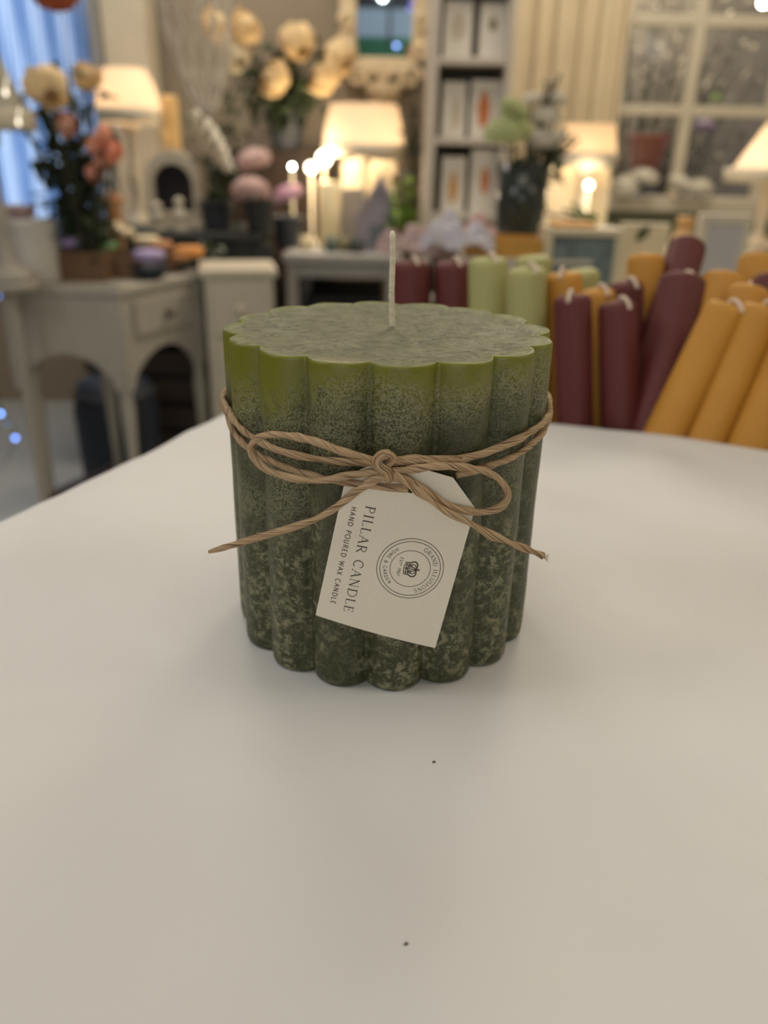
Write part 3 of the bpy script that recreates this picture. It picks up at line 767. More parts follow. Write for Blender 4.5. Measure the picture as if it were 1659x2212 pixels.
# ---- furniture ----------------------------------------------------
def arch_apron(b, w_, h, t, M, drop=0.0, ah=0.5):
    # apron board with an arched lower edge, w_ wide, hanging h below z=0
    pts = [(-w_ / 2, 0), (w_ / 2, 0), (w_ / 2, -h)]
    n = 14
    for i in range(n + 1):
        u = i / n; x = w_ / 2 * (1 - 0.10) - (w_ * 0.90) * u
        pts.append((x, -h + h * ah * math.sin(PI * u) ** 0.6))
    pts.append((-w_ / 2, -h)); b.prism(pts, t, M)
def turned_leg(h, r):
    return [(r * .55, 0), (r * .9, .03), (r * .55, .06), (r * .62, h * .35), (r * 1.0, h * .62), (r * .75, h * .68), (r * 1.15, h * .72), (r * 1.15, h)]
# grey console at left, its near corner towards us
tz = 0.755
A_, B_, C_ = onz(-14, 613, tz), onz(250, 622, tz), onz(432, 589, tz)
A_, B_, C_ = (Vector((q.x, q.y, 0)) for q in (A_, B_, C_))
e1 = (B_ - A_).normalized(); ang = math.atan2(e1.y, e1.x)
W1_ = (B_ - A_).length; C2 = B_ + Vector((-e1.y, e1.x, 0)) * (C_ - B_).length * 0.97
e2_ = (C_ - B_).normalized(); W2_ = (C_ - B_).length
def leg_at(parent, p, h, r, m_): 
    b = MB(); b.lathe(turned_leg(h, r), 16, (p.x, p.y, 0)); b.box((p.x, p.y, h - .05), (r * 2.1, r * 2.1, .16)); return b.build('leg', m_, parent, bevel=0.003)
desk = thing('console_table', 'small grey painted console with arched aprons and a drawer at left', 'table', (B_.x, B_.y, 0))
Dd = A_ + (C_ - B_)
quad = [A_ - B_, Vector((0, 0, 0)), C_ - B_, Dd - B_]
cen = sum(quad, Vector()) / 4
b = MB()
def slab(b, q, z, t, gro):
    P = [p + (p - cen).normalized() * gro for p in q]
    b.add([(p.x, p.y, z - t) for p in P] + [(p.x, p.y, z) for p in P], [(3, 2, 1, 0), (4, 5, 6, 7)] + [(i, (i + 1) % 4, (i + 1) % 4 + 4, i + 4) for i in range(4)], None, False)
slab(b, quad, tz, 0.022, 0.012); b.build('tabletop', GREYP, desk, bevel=0.004)
for (p, q, nm) in ((quad[0], quad[1], 'apron'), (quad[1], quad[2], 'apron'), (quad[3], quad[2], 'apron'), (quad[0], quad[3], 'apron')):
    mid = (p + q) / 2; d_ = (q - p); a_ = math.atan2(d_.y, d_.x); mid = mid + (cen - mid).normalized() * 0.008
    b = MB(); arch_apron(b, d_.length - 0.02, 0.235, 0.018, T(mid.x, mid.y, tz - 0.022) @ Rz(a_), ah=0.40); ap = b.build('apron', GREYP, desk)
mid = (quad[1] + quad[2]) / 2; d_ = quad[2] - quad[1]; a_ = math.atan2(d_.y, d_.x); nrm_ = Vector((math.sin(a_), -math.cos(a_), 0))
b = MB(); M_ = T(*(mid + nrm_ * 0.006 + Vector((0, 0, tz - 0.080)))) @ Rz(a_); b.box((0, 0, 0), (W2_ - 0.10, 0.012, 0.085), M_); dr = b.build('drawer', GREYP, desk, bevel=0.003)
b = MB(); b.ball((0, -0.016, 0), 0.013, 12, M_); b.build('knob', mat('pewter_metal', (120, 112, 100), 0.4, metal=0.6), dr)
for i, p in enumerate(quad): leg_at(desk, p + (cen - p).normalized() * (0.055 if i in (0, 3) else 0.022), tz - 0.022, 0.018, GREYP)
b = MB(); slab(b, [p + (cen - p) * 0.12 for p in quad], 0.20, 0.02, 0); b.build('lower_shelf', DKBROWN, desk)
# cream chest of drawers beyond it
cz = 0.775
A2 = onz(428, 588, cz) + Vector((-0.008, 0.045, 0)); a_ = R(12); wd = .200; B2 = A2 + Vector((math.cos(a_), math.sin(a_), 0)) * wd
ch = thing('chest_of_drawers', 'narrow cream painted chest of drawers right behind the grey console', 'chest', ((A2.x + B2.x) / 2, (A2.y + B2.y) / 2, 0), a_)
MB().box((0, 0.10, cz / 2 + 0.02), (wd - 0.02, 0.20, cz - 0.06)).build('body', CREAM, ch, bevel=0.003)
MB().box((0, 0.10, cz - 0.010), (wd + 0.004, 0.22, 0.02)).build('top', CREAM, ch, bevel=0.004)
for i in range(4):
    z = cz - 0.10 - i * 0.165
    b = MB(); b.box((0, -0.004, z), (wd - 0.05, 0.012, 0.14)); d2 = b.build('drawer', CREAM, ch, bevel=0.003)
    b = MB(); b.ball((0, -0.022, 0.0 + z), 0.013, 12); b.build('knob', CREAM, d2)
for sx in (-1, 1):
    for y in (0.02, 0.18): MB().box((sx * (wd / 2 - 0.025), y, 0.025), (0.03, 0.03, 0.05)).build('foot', CREAM, ch)
# dark box under the console
p = onz(330, 900, 0.0)
sb_ = thing('storage_crate', 'dark brown slatted crate standing behind the grey console', 'crate', (-0.76, 2.98, 0), 0.0)
for i in range(4): MB().box((0, -0.17, 0.07 + i * 0.10), (0.62, 0.015, 0.08)).build('slat', DKBROWN, sb_, bevel=0.002)
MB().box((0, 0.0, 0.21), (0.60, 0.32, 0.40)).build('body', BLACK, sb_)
nb_ = thing('navy_pouffe', 'dark navy round pouffe on the floor seen under the grey console', 'pouffe', (-0.87, 2.50, 0))
MB().lathe([(0.0, 0), (0.10, 0.01), (0.125, 0.07), (0.13, 0.30), (0.11, 0.38), (0.06, 0.40), (0, 0.402)], 32).build('cushion', NAVY, nb_)
MB().lathe([(0.118, 0.345), (0.127, 0.35), (0.116, 0.356)], 32, cap=False).build('piping', DKGREY, nb_)
# sideboard behind left display
SX0, SX1, SY0, SY1, SZ = -1.07, -0.42, 2.72, 3.22, 0.815
sd = thing('sideboard', 'long dark grey sideboard carrying lamp, arch mirror and pots', 'sideboard', ((SX0 + SX1) / 2, (SY0 + SY1) / 2, 0))
MB().box((0, 0, SZ - 0.012), (SX1 - SX0, SY1 - SY0, 0.024)).build('top', DKGREY, sd, bevel=0.004)
MB().box((0, 0.01, 0.63), (SX1 - SX0 - 0.04, SY1 - SY0 - 0.06, 0.34)).build('body', DKGREY, sd)
for i in range(3):
    x = -0.25 + 0.25 * i; d2 = MB().box((x, -(SY1 - SY0) / 2 + 0.034, 0.63), (0.235, 0.012, 0.30)).build('door', DKGREY, sd, bevel=0.004)
    MB().ball((x + 0.09, -(SY1 - SY0) / 2 + 0.018, 0.63), 0.012, 10).build('handle', ZINC, d2)
for sx in (-1, 1):
    for sy in (-1, 1): MB().box((sx * (SX1 - SX0 - .12) / 2, sy * (SY1 - SY0 - .08) / 2, 0.40), (0.04, 0.04, 0.79)).build('leg', DKGREY, sd)
# grey centre table
bz = 0.755
q0, q1 = onz(612, 551, bz), onz(842, 549, bz)
TX0, TX1, TY0, TY1 = q0.x, q1.x + 0.03, (q0.y + q1.y) / 2, 3.28
ct = thing('grey_table', 'grey painted table under the glowing lamp behind the wick', 'table', ((TX0 + TX1) / 2, (TY0 + TY1) / 2, 0))
tw_, td_ = TX1 - TX0, TY1 - TY0
GT = mat('blue_grey_paint', (158, 156, 154), 0.55, scale=10)
MB().box((0, 0, bz - 0.014), (tw_ + 0.02, td_ + 0.02, 0.028)).build('tabletop', GT, ct, bevel=0.005)
MB().box((0, -td_ / 2 + 0.02, bz - 0.05), (tw_ - 0.02, 0.02, 0.05)).build('apron', GT, ct)
for sx in (-1, 1):
    for sy in (-1, 1): MB().box((sx * (tw_ / 2 - 0.02), sy * (td_ / 2 - 0.02), (bz - 0.028) / 2), (0.038, 0.038, bz - 0.028)).build('leg', GT, ct, bevel=0.003)
tr = thing('under_table_dark_box', 'black box added to darken the space beneath the grey centre table', 'trunk', ((TX0 + TX1) / 2, (TY0 + TY1) / 2 + 0.03, 0))  # added black bulk standing in for the shade under the tabletop
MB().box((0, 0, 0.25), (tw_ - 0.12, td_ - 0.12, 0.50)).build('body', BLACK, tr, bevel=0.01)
MB().box((0, 0, 0.56), (tw_ - 0.11, td_ - 0.11, 0.10)).build('lid', BLACK, tr, bevel=0.015)
# display counter on the right
kz = 0.80
KX0, KX1, KY0, KY1 = 0.17, 1.55, 1.50, 2.15
kt = thing('display_counter', 'cream painted display counter behind the coloured dinner candles', 'counter', ((KX0 + KX1) / 2, (KY0 + KY1) / 2, 0))
MB().box((0, 0, kz - 0.015), (KX1 - KX0, KY1 - KY0, 0.03)).build('worktop', CREAM, kt, bevel=0.005)
MB().box((0, 0, (kz - 0.03) / 2), (KX1 - KX0 - 0.05, KY1 - KY0 - 0.05, kz - 0.03)).build('body', SAGE, kt)
# tall open bookcase
bx0, bx1, by0, by1 = at(922, 300, 2.95).x, at(1115, 60, 2.95).x, 2.95, 3.20
bk = thing('bookcase', 'tall narrow cream open bookcase of boxed gifts beside the panelling', 'bookcase', ((bx0 + bx1) / 2, (by0 + by1) / 2, 0))
bw, bd = bx1 - bx0, by1 - by0
BC = mat('pale_grey_paint', (190, 182, 172), 0.55)
for sx in (-1, 1): MB().box((sx * (bw / 2 - 0.012), 0, 1.05), (0.034 if sx < 0 else 0.024, bd, 2.1)).build('side_panel', BC, bk, bevel=0.002)
MB().box((0, bd / 2 - 0.006, 1.05), (bw - 0.03, 0.012, 2.1)).build('back_panel', mat('taupe_back_panel', (136, 132, 120), 0.7), bk)
shz = [at(1000, y, 2.95).z for y in (122, 297, 462)]
shelves = [shz[0] + (shz[0] - shz[1]), *shz, shz[2] - 0.28, 0.32, 0.06]
for z in shelves + [2.09]: MB().box((0, 0, z - 0.011), (bw - 0.03, bd - 0.01, 0.022)).build('shelf', BC, bk, bevel=0.002)
def gift_box(x0p, x1p, ytop, shelf_z, col, motif, lab, Y=3.0):
    a0, a1 = at(x0p, ytop, Y), at(x1p, ytop, Y); h = a0.z - shelf_z; w_ = a1.x - a0.x
    t = thing('gift_box', lab, 'box', ((a0.x + a1.x) / 2, Y + 0.045, shelf_z), 0, 'boxed diffusers in the bookcase')
    MB().box((0, 0, h / 2), (w_, 0.09, h)).build('carton', col, t, bevel=0.002)
    if motif:
        mm, fx, fz, rw, rh = motif
        b = MB(); n = 20; pts = [(fx * w_ + rw * math.cos(2 * PI * i / n) * (1 + .2 * math.sin(i * 2.1)), fz * h + rh * math.sin(2 * PI * i / n)) for i in range(n)]
        b.prism(pts, 0.0012, T(0, -0.0455, 0)); b.build('printed_motif', mm, t)
    return t
OL = mat('olive_print', (128, 118, 70), 0.5)
gift_box(962, 1024, 0, shz[0], BOXW, (mat('beige_print', (196, 186, 170), 0.5), 0, .55, .022, .04), 'pale gift box on the left of the highest visible bookcase shelf')
gift_box(1040, 1102, 5, shz[0], BOXW, (OL, -0.05, .62, .012, .02), 'gift box with a small olive motif, right side of the highest visible bookcase shelf')
gift_box(958, 1010, 176, shz[1], BOXW, (mat('beige_print', (196, 186, 170), 0.5), 0.1, .45, .014, .05), 'plain pale gift box on the left of the middle bookcase shelf')
gift_box(1020, 1092, 172, shz[1], BOXW, (ORANGEM, -0.1, .5, .019, .055), 'white gift box with a rust orange flower motif on the middle bookcase shelf')
gift_box(956, 1008, 338, shz[2], BOXW, (TANM, 0.0, .45, .016, .05), 'white gift box with a tan motif on the lower bookcase shelf')
gift_box(1020, 1084, 322, shz[2], BOXW, (ORANGEM, 0.0, .52, .014, .045), 'taller white gift box with an orange motif on the lower bookcase shelf')
gift_box(945, 985, 478, shelves[4], mat('dusky_pink_card', (120, 96, 92), 0.5), None, 'dusky pink box in the dim lowest visible bookcase compartment')
# ---- lamps -------------------------------------------------------
def table_lamp(lab, pc, ptop, pbot, rt, rb, Y, base_z, lit=1.5, body=CREAM, trim=True, curve=0.10, name='table_lamp', colr=(1, .80, .58)):
    a0, a1 = at(pc, ptop, Y), at(pc, pbot, Y); zt_, zb_ = a0.z, a1.z
    t = thing(name, lab, 'lamp', (a1.x, Y, base_z), 0, 'table lamps with fabric shades')
    h = zt_ - base_z; hb = zb_ - base_z
    prof_ = []
    for i in range(13):
        u = i / 12; prof_.append((rb + (rt - rb) * u + curve * rb * math.sin(PI * u), hb + (h - hb) * u))
    b = MB(); b.lathe(prof_, 96, pleat=0.006, cap=False)
    sh = b.build('lamp_shade', SHADE if lit else SHADEOFF, t)
    if trim:
        b = MB(); b.lathe([(rb * 1.0, hb - 0.004), (rb * 1.03, hb), (rb * 1.035, hb + 0.035), (rb * 1.015, hb + 0.037)], 64, cap=False); b.build('trim_band', CREAM, sh)
    b = MB(); hh_ = max(hb + 0.03, 0.08)
    b.lathe([(0.055, 0), (0.06, 0.01), (0.045, 0.025), (0.018, 0.045), (0.014, hh_ * .3), (0.024, hh_ * .42), (0.014, hh_ * .5), (0.013, hh_ * .78), (0.028, hh_ * .82), (0.03, hh_ * .90), (0.012, hh_ * .93), (0.012, hh_)], 20)
    b.build('lamp_base', body, t)
    if lit:
        b = MB(); b.ball((0, 0, hb + (h - hb) * .40), 0.022, 14); b.build('bulb', glow('bulb_glow', (255, 214, 150), 14), t)
        l = bpy.data.lights.new('lamp_light', 'POINT'); l.energy = lit; l.shadow_soft_size = 0.024; l.color = colr
        lo = bpy.data.objects.new('lamp_light', l); COL.objects.link(lo); lo.location = (a1.x, Y, base_z + hb + (h - hb) * .40 - 0.045)
    return t
table_lamp('lit table lamp with bell shade and pale band beside the cream pillar', 280, 148, 262, 0.066, 0.100, 2.95, SZ, 0.95, curve=.16)
table_lamp('lit lamp with wide peach shade glowing directly behind the wick', 785, 226, 336, 0.118, 0.142, 3.15, bz, 1.4, curve=0.05)
table_lamp('lit peach shaded lamp between vase of white flowers and window', 1266, 268, 360, 0.07, 0.085, 2.6, 0.80, 1.3, curve=0.03)
table_lamp('lit yellow lamp cut by the right edge in front of the window', 1662, 262, 392, 0.035, 0.135, 2.75, 0.80, 1.0, curve=0.0)
left_lamp = table_lamp('unlit grey shaded lamp cut by the left edge before the blue curtain', -35, 112, 276, 0.05, 0.105, 1.9, 0.775, 0, curve=0.0, body=GREYP)
t = thing('pedestal_stand', 'slim grey round pedestal carrying the grey shaded lamp at the left edge', 'stand', (left_lamp.location.x, 1.9, 0))
MB().lathe([(.062, .760), (.064, .768), (.062, .775), (.001, .775)], 28, cap=False).build('top', GREYP, t); MB().lathe([(.001, .760), (.062, .760)], 28, cap=False).build('underside', GREYP, t)
MB().lathe([(.075, 0), (.078, .01), (.03, .03), (.011, .08), (.011, .72), (.02, .76)], 24).build('column', GREYP, t)
# shelf that carries the two right hand lamps
rs = thing('window_console', 'low cream console below the window holding two lamps', 'table', (1.15, 2.68, 0))
MB().box((0, 0, 0.787), (1.15, 0.32, 0.025)).build('tabletop', CREAM, rs, bevel=0.004)
for sx in (-1, 1):
    for sy in (-1, 1): MB().box((sx * 0.53, sy * 0.12, 0.387), (0.04, 0.04, 0.775)).build('leg', CREAM, rs)
# ---- flowers -----------------------------------------------------
def bloom_mb(r, n=16, seed=0):
    b = MB(); rg = random.Random(seed)
    b.ball((0, 0, r * .35), (r * .38, r * .38, r * .45), 10)
    for k in range(n):
        u = k / n; a = k * 2.39996; tilt = 0.25 + 1.05 * u; l = r * (0.75 + 0.35 * u)
        b.petal(Rz(a) @ T(0, -0.10 * r - 0.1 * r * u, 0) @ Rx(tilt), r * (0.9 + .35 * u), l, -0.35 + 0.5 * u, 0.45)
    return b
def rose_mb():
    b = MB(); b.ball((0, 0, .20), (.50, .50, .50), 14)
    nP = 17
    for k in range(nP):
        u = k / (nP - 1); rho = .34 + .66 * u; a0 = k * 2.39996; wa = 1.15 - .25 * u
        e0, e1_ = -1.15, 1.25 - .78 * u
        P = []; n, m_ = 8, 7
        for j in range(m_ + 1):
            v_ = j / m_
            for i in range(n + 1):
                w_ = i / n * 2 - 1; e_ = e0 + (e1_ - e0) * v_ - .25 * w_ * w_ * v_; a = a0 + wa * w_ * (.45 + .55 * math.sin(PI * min(1, v_ * .75 + .15)))
                rr_ = rho * (1 + .16 * u * max(0, v_ - .7) / .3 + .04 * math.sin(5 * w_ + k))
                P.append((rr_ * math.cos(e_) * math.cos(a), rr_ * math.cos(e_) * math.sin(a), rr_ * math.sin(e_) * .85))
        b.add(P, [(j * (n + 1) + i, j * (n + 1) + i + 1, (j + 1) * (n + 1) + i + 1, (j + 1) * (n + 1) + i) for j in range(m_) for i in range(n)])
    return b
def hydra_mb(r, n=70, seed=0):
    b = MB(); rg = random.Random(seed); b.ball((0, 0, 0), (r * .8, r * .8, r * .62), 12)
    for k in range(n):
        z = 1 - 1.5 * (k + .5) / n; rr_ = math.sqrt(max(0, 1 - z * z)); a = k * 2.39996
        p = Vector((rr_ * math.cos(a), rr_ * math.sin(a), z * .8)) * r * (.9 + .12 * rg.random())
        q = p.to_track_quat('Z', 'Y').to_matrix().to_4x4()
        for m_ in range(4):
            b.petal(T(*p) @ q @ Rz(m_ * PI / 2 + a) @ Rx(-1.25), r * .2, r * .2, .1, .2, 2, 2)
    return b
def leaf_mb(M, l, w_, b):
    P = []; n = 6
    for j in range(n + 1):
        t = j / n; ww = w_ * math.sin(PI * t) ** .8 / 2; zc = -0.3 * l * t * t
        P += [(-ww, zc + ww * .4, l * t), (0, zc, l * t), (ww, zc + ww * .4, l * t)]
    Fc = []
    for j in range(n):
        k = j * 3; Fc += [(k, k + 1, k + 4, k + 3), (k + 1, k + 2, k + 5, k + 4)]
    b.add(P, Fc, M)
_bm = {}
def flower(name, px, py, r, Y, m_, foot, lab, group, kind='rose', lean=0.95):
    p = at(px, py, Y); t = thing(name, lab, 'flower', p, 0, group)
    key = (kind, m_.name)
    if key not in _bm:
        mb_ = rose_mb() if kind == 'rose' else hydra_mb(1.0, 80, 5)
        o = mb_.build('bloom', m_, t); _bm[key] = o
    else:
        o = _bm[key].copy(); COL.objects.link(o); o.parent = t
    o.scale = (r, r, r * (1 if kind == 'rose' else .72)); o.rotation_euler = (lean + rnd.uniform(-.3, .3), rnd.uniform(-.4, .4), rnd.uniform(0, 6))
    f = Vector(foot) - p
    b = MB(); b.tube(catmull([Vector((0, 0, -r * .3)), Vector((f.x * .25, f.y * .3, f.z * .45)), f], 0.03), 0.003, 6); b.build('stem', STEM, t)
    b = MB()
    for k in range(3):
        q = f * (0.25 + .12 * k); leaf_mb(T(*q) @ Rz(k * 2.2 + px) @ Rx(1.0), r * 1.1, r * .55, b)
    b.build('foliage', LEAF, t)
    return t
def foliage(name, lab, foot, pts, m_, leaf, nl, group=None, seed=1, spread=0.05, cat='foliage', thick=0.003):
    rg = random.Random(seed); t = thing(name, lab, cat, foot, 0, group); b = MB(); lb = MB(); ft = Vector(foot)
    for q in pts:
        d_ = Vector(q) - ft; path = catmull([Vector((0, 0, 0)), Vector((d_.x * .35, d_.y * .4, d_.z * .55)), d_], 0.03)
        b.tube(path, thick, 5)
        for k in range(nl):
            u = 0.25 + .75 * (k + rg.random()) / nl; pp = path[min(len(path) - 1, int(u * (len(path) - 1)))]
            pp = pp + Vector([rg.gauss(0, spread) for _ in range(3)])
            leaf_mb(T(*pp) @ Matrix.Rotation(rg.uniform(0, 6.28), 4, 'Z') @ Rx(rg.uniform(.2, 2.2)), leaf * rg.uniform(.7, 1.2), leaf * rg.uniform(.35, .6), lb)
    b.build('stem', STEM, t); lb.build('foliage', m_, t); return t
def pot(name, lab, px, pbot, Y, z, h, rt, rb, m_, cat='pot', group=None):
    x = at(px, pbot, Y).x; t = thing(name, lab, cat, (x, Y, z), 0, group)
    b = MB(); b.lathe([(rb * .95, 0), (rb, .004), (rt, h * .97), (rt * 1.05, h), (rt * .95, h), (rb * .9, .02)], 28, cap=False)
    b.lathe([(rb * .95, 0.001), (0.0001, 0.001)], 28, cap=False); b.build('body', m_, t)
    b = MB(); b.tube([(rt * 1.04 * math.cos(a * PI / 14), rt * 1.04 * math.sin(a * PI / 14), h) for a in range(28)], rt * .05 + .001, 6, closed=True); b.build('rim', m_, t)
    b = MB(); b.lathe([(rt * .93, h * .88), (0.0001, h * .9)], 24, cap=False); b.build('soil', DKBROWN, t)
    return t
# left arrangement: glass vase behind the console
vY = 1.98
vp = at(140, 500, vY)
LG = 'flowers of the left arrangement'
vz = tz
vase = thing('glass_vase', 'clear glass vase of the left arrangement behind the brown crate', 'vase', (vp.x, 2.1, tz))
b = MB(); b.lathe([(0.030, 0), (0.034, .006), (0.030, .10), (0.036, .17), (0.034, .17), (0.028, .10), (0.028, .012)], 28, cap=False); b.build('glass', thin_glass('vase_glass', (.86, .92, .92, 1)), vase)
MB().lathe([(0.031, 0.0), (0.033, 0.004), (0.0001, 0.006)], 24, cap=False).build('base', thin_glass('vase_glass', (.86, .92, .92, 1)), vase)
ft = (vp.x, 2.1, tz + 0.03)
flower('rose', 105, 192, 0.047, 1.95, PEACH, ft, 'largest peach rose at upper left in front of the blue curtain', LG)
flower('rose', 185, 168, 0.034, 2.12, PEACH, ft, 'peach rose between the largest rose and the bell lamp shade', LG)
flower('rose', 140, 272, 0.026, 1.98, mat('blush_petal', (222, 178, 156), .6, transl=.25), ft, 'small blush bud below the largest peach rose', LG)
for i, (x, y, r_) in enumerate(((220, 292, .024), (208, 318, .022), (240, 330, .026), (222, 352, .022), (205, 378, .022))):
    flower('snapdragon', x, y, r_, 1.99 + .01 * i, CORAL, ft, ('topmost coral bloom under the bell lamp shade', 'coral bloom second from top of the coral spike', 'rightmost coral bloom of the spike left of the lamp stem', 'coral bloom second from the bottom of the coral spike', 'lowest coral bloom of the spike above the wooden candlestick')[i], LG, lean=1.0)
foliage('leafy_branch', 'dark green leafy branches of the left arrangement around the peach roses', ft, [at(x, y, 2.03 + .03 * (i % 3)) for i, (x, y) in enumerate(((75, 330), (60, 290), (100, 310), (170, 200), (175, 240), (165, 300), (195, 270), (185, 330), (120, 235), (50, 215), (150, 160), (205, 200), (150, 340)))], LEAF, 0.055, 22, spread=0.024, cat='branch')
# tall dried stems, left
foliage('dried_grass', 'thin dusky dried stems standing above the brown crate at left', (vp.x + .07, 2.2, tz), [at(x, y, 2.2) for x, y in ((150, 390), (175, 400), (200, 395), (215, 420), (165, 370), (130, 420))], mat('dusky_leaf', (110, 84, 80), .7), 0.022, 6, spread=0.008, cat='stems', thick=.0018)
# things on the console
def lump(name, lab, cat, px, py_b, Y, z, r, m_, group=None, prof_=None, parts=()):
    x = at(px, py_b, Y).x; t = thing(name, lab, cat, (x, Y, z), 0, group)
    return t
def crate(lab, x0, x1, ytop, Y, z, depth=0.13):
    a0, a1 = at(x0, ytop, Y), at(x1, ytop, Y); h = a0.z - z; w_ = a1.x - a0.x
    t = thing('wooden_crate', lab, 'crate', ((a0.x + a1.x) / 2, Y + depth / 2, z), 0, 'wooden crates of soaps on the console')
    for yy in (-1, 1): MB().box((0, yy * (depth / 2 - .005), h / 2), (w_, .01, h)).build('side_board', BROWN, t, bevel=.0015)
    for xx in (-1, 1): MB().box((xx * (w_ / 2 - .005), 0, h / 2), (.01, depth - .02, h)).build('end_board', BROWN, t, bevel=.0015)
    MB().box((0, 0, .005), (w_ - .02, depth - .02, .008)).build('bottom_board', BROWN, t)
    return t
crate('dark brown wooden crate of lilac soaps on the grey console', 100, 224, 542, 2.05, tz)
crate('lower tan brown crate on the console left of the lilac bowl', 228, 292, 556, 2.10, tz, .10)
crate('brown crate at the back right corner of the console', 300, 372, 540, 2.22, tz, .06)
def soap(px, py, Y, r, m_, lab):
    p = at(px, py, Y); t = MB(); t.lathe([(0.001, 0), (r * .85, 0), (r, r * .18), (r, r * .5), (r * .8, r * .62), (0.001, r * .62)], 20)
    o = t.build('soap', m_); o.location = p - Vector((0, 0, r * .3)); tag(o, lab, 'soap', 'round soaps in the crates'); return o
soap(150, 522, 2.10, .040, LILAC, 'big lilac soap heaped highest in the dark brown crate')
soap(186, 530, 2.14, .030, LILAC, 'lilac soap on the right of the big lilac one')
soap(108, 528, 2.12, .026, mat('plum_soap', (120, 98, 130), .5), 'plum soap at the left end of the dark brown crate')
soap(224, 531, 2.14, .034, GREENS, 'green soap between the lilac and the cream soaps')
soap(235, 492, 2.26, .040, CREAMS, 'cream soap below the wooden candlestick')
soap(262, 502, 2.24, .034, CREAMS, 'cream soap on the right of the one below the candlestick')
soap(316, 520, 2.26, .036, CREAMS, 'cream soap in the back right crate')
soap(345, 530, 2.26, .034, mat('caramel_soap', (196, 142, 96), .5), 'caramel soap in the back right crate')
soap(408, 543, 2.27, .040, ORANGES, 'orange soap nearest to the cream chest')
soap(388, 556, 2.24, .030, mat('amber_soap', (168, 116, 68), .5), 'amber soap in front of the orange one')
bp_ = at(322, 572, 2.12); bl_ = thing('bowl', 'small dark navy bowl holding a lilac soap on the console edge', 'bowl', (bp_.x, 2.12, tz))
MB().lathe([(.022, 0), (.04, .012), (.050, .034), (.047, .034), (.036, .014), (.0001, .008)], 28, cap=False).build('body', NAVY, bl_)
MB().lathe([(.020, -.001), (.024, -.001), (.023, .004), (.019, .004)], 24, cap=False).build('foot_ring', NAVY, bl_)
soap(322, 552, 2.12, .040, LILAC, 'lilac soap lying in the small navy bowl')
# white canister at the left edge and a pink box on it
p0, p1 = at(-14, 508, 1.98), at(94, 508, 1.98); rr0 = (p1.x - p0.x) / 2
cn_ = thing('white_canister', 'round white lidded canister at the left edge of the console', 'canister', ((p0.x + p1.x) / 2, 2.06, tz))
MB().lathe([(rr0 * .98, 0), (rr0, .004), (rr0, .115), (rr0 * .97, .118)], 40).build('body', BOXW, cn_)
MB().lathe([(rr0 * 1.02, .112), (rr0 * 1.02, .136), (rr0 * .97, .142), (.001, .144)], 40, cap=False).build('lid', BOXW, cn_)
p0, p1 = at(22, 448, 2.1), at(76, 448, 2.1); pz = tz + .145
t = thing('pink_box', 'dusky pink box standing on the white canister', 'box', ((p0.x + p1.x) / 2, 2.07, pz)); hh2 = at(50, 448, 2.1).z - pz
MB().box((0, 0, hh2 / 2), (p1.x - p0.x, .05, hh2)).build('carton', mat('dusky_pink', (176, 150, 150), .6), t, bevel=.002); MB().box((0, 0, hh2), (p1.x - p0.x + .004, .054, .014)).build('lid', mat('pale_pink', (196, 172, 168), .6), t)
foliage('trailing_plant', 'mossy green sprigs lying behind the lilac soaps', (at(170, 500, 2.3).x, 2.3, tz), [at(x, y, 2.3) for x, y in ((130, 480), (160, 470), (185, 478), (200, 492), (215, 500))], mat('olive_leaf', (96, 100, 56), .6, var=.3), 0.03, 12, spread=.014, cat='plant')
foliage('trailing_plant', 'grey green sprig beside the orange soap above the chest', (at(440, 548, 2.4).x, 2.42, cz), [at(x, y, 2.4) for x, y in ((425, 520), (450, 525), (470, 545), (440, 540))], LEAF3, 0.03, 9, spread=.012, cat='plant', seed=4)
# turned wooden candlestick on the console
cp_ = at(236, 500, 2.3); cs = thing('wooden_candlestick', 'turned natural wood candlestick under the coral flowers', 'candlestick', (cp_.x, 2.36, tz))
k_ = at(236, 424, 2.36).z - tz
MB().lathe([(.032, 0), (.034, .01), (.016, .03), (.022, k_ * .3), (.014, k_ * .5), (.026, k_ * .68), (.016, k_ * .8), (.03, k_ * .95), (.03, k_)], 24).build('stem', TANW, cs)
MB().lathe([(.014, k_), (.016, k_ + .012), (.012, k_ + .012), (.0001, k_ + .002)], 20, cap=False).build('socket', TANW, cs)
# arch mirror
az0 = SZ; Ya = 2.88
a0, a1 = at(312, 345, Ya), at(430, 345, Ya); mxx = (a0.x + a1.x) / 2; aw = a1.x - a0.x; ah = at(370, 322, Ya).z - az0
am = thing('arched_mirror', 'small cream arched mirror frame standing right of the bell lamp', 'mirror', (mxx, Ya, az0))
def archpts(w_, h, z0=0, n=18):
    r_ = w_ / 2; return [(-r_, z0)] + [(-r_ * math.cos(PI * i / n), z0 + h - r_ + r_ * math.sin(PI * i / n)) for i in range(n + 1)] + [(r_, z0)]
def arch_frame(b, wo, ho, wi, hi, zi, t, M=None):
    o_ = archpts(wo, ho); i_ = archpts(wi, hi, zi); k = len(o_)
    P = [(x, -t / 2, z) for x, z in o_] + [(x, -t / 2, z) for x, z in i_] + [(x, t / 2, z) for x, z in o_] + [(x, t / 2, z) for x, z in i_]
    Fc = []
    for i in range(k):
        j = (i + 1) % k
        Fc += [(i, j, k + j, k + i), (2 * k + j, 2 * k + i, 3 * k + i, 3 * k + j), (j, i, 2 * k + i, 2 * k + j), (k + i, k + j, 3 * k + j, 3 * k + i)]
    b.add(P, Fc, M, False)
iz0 = at(362, 455, Ya).z - az0; iz1 = at(362, 354, Ya).z - az0
b = MB(); arch_frame(b, aw, ah, aw * .70, iz1 - iz0, iz0, .03); b.build('frame', CREAM, am, bevel=.003)
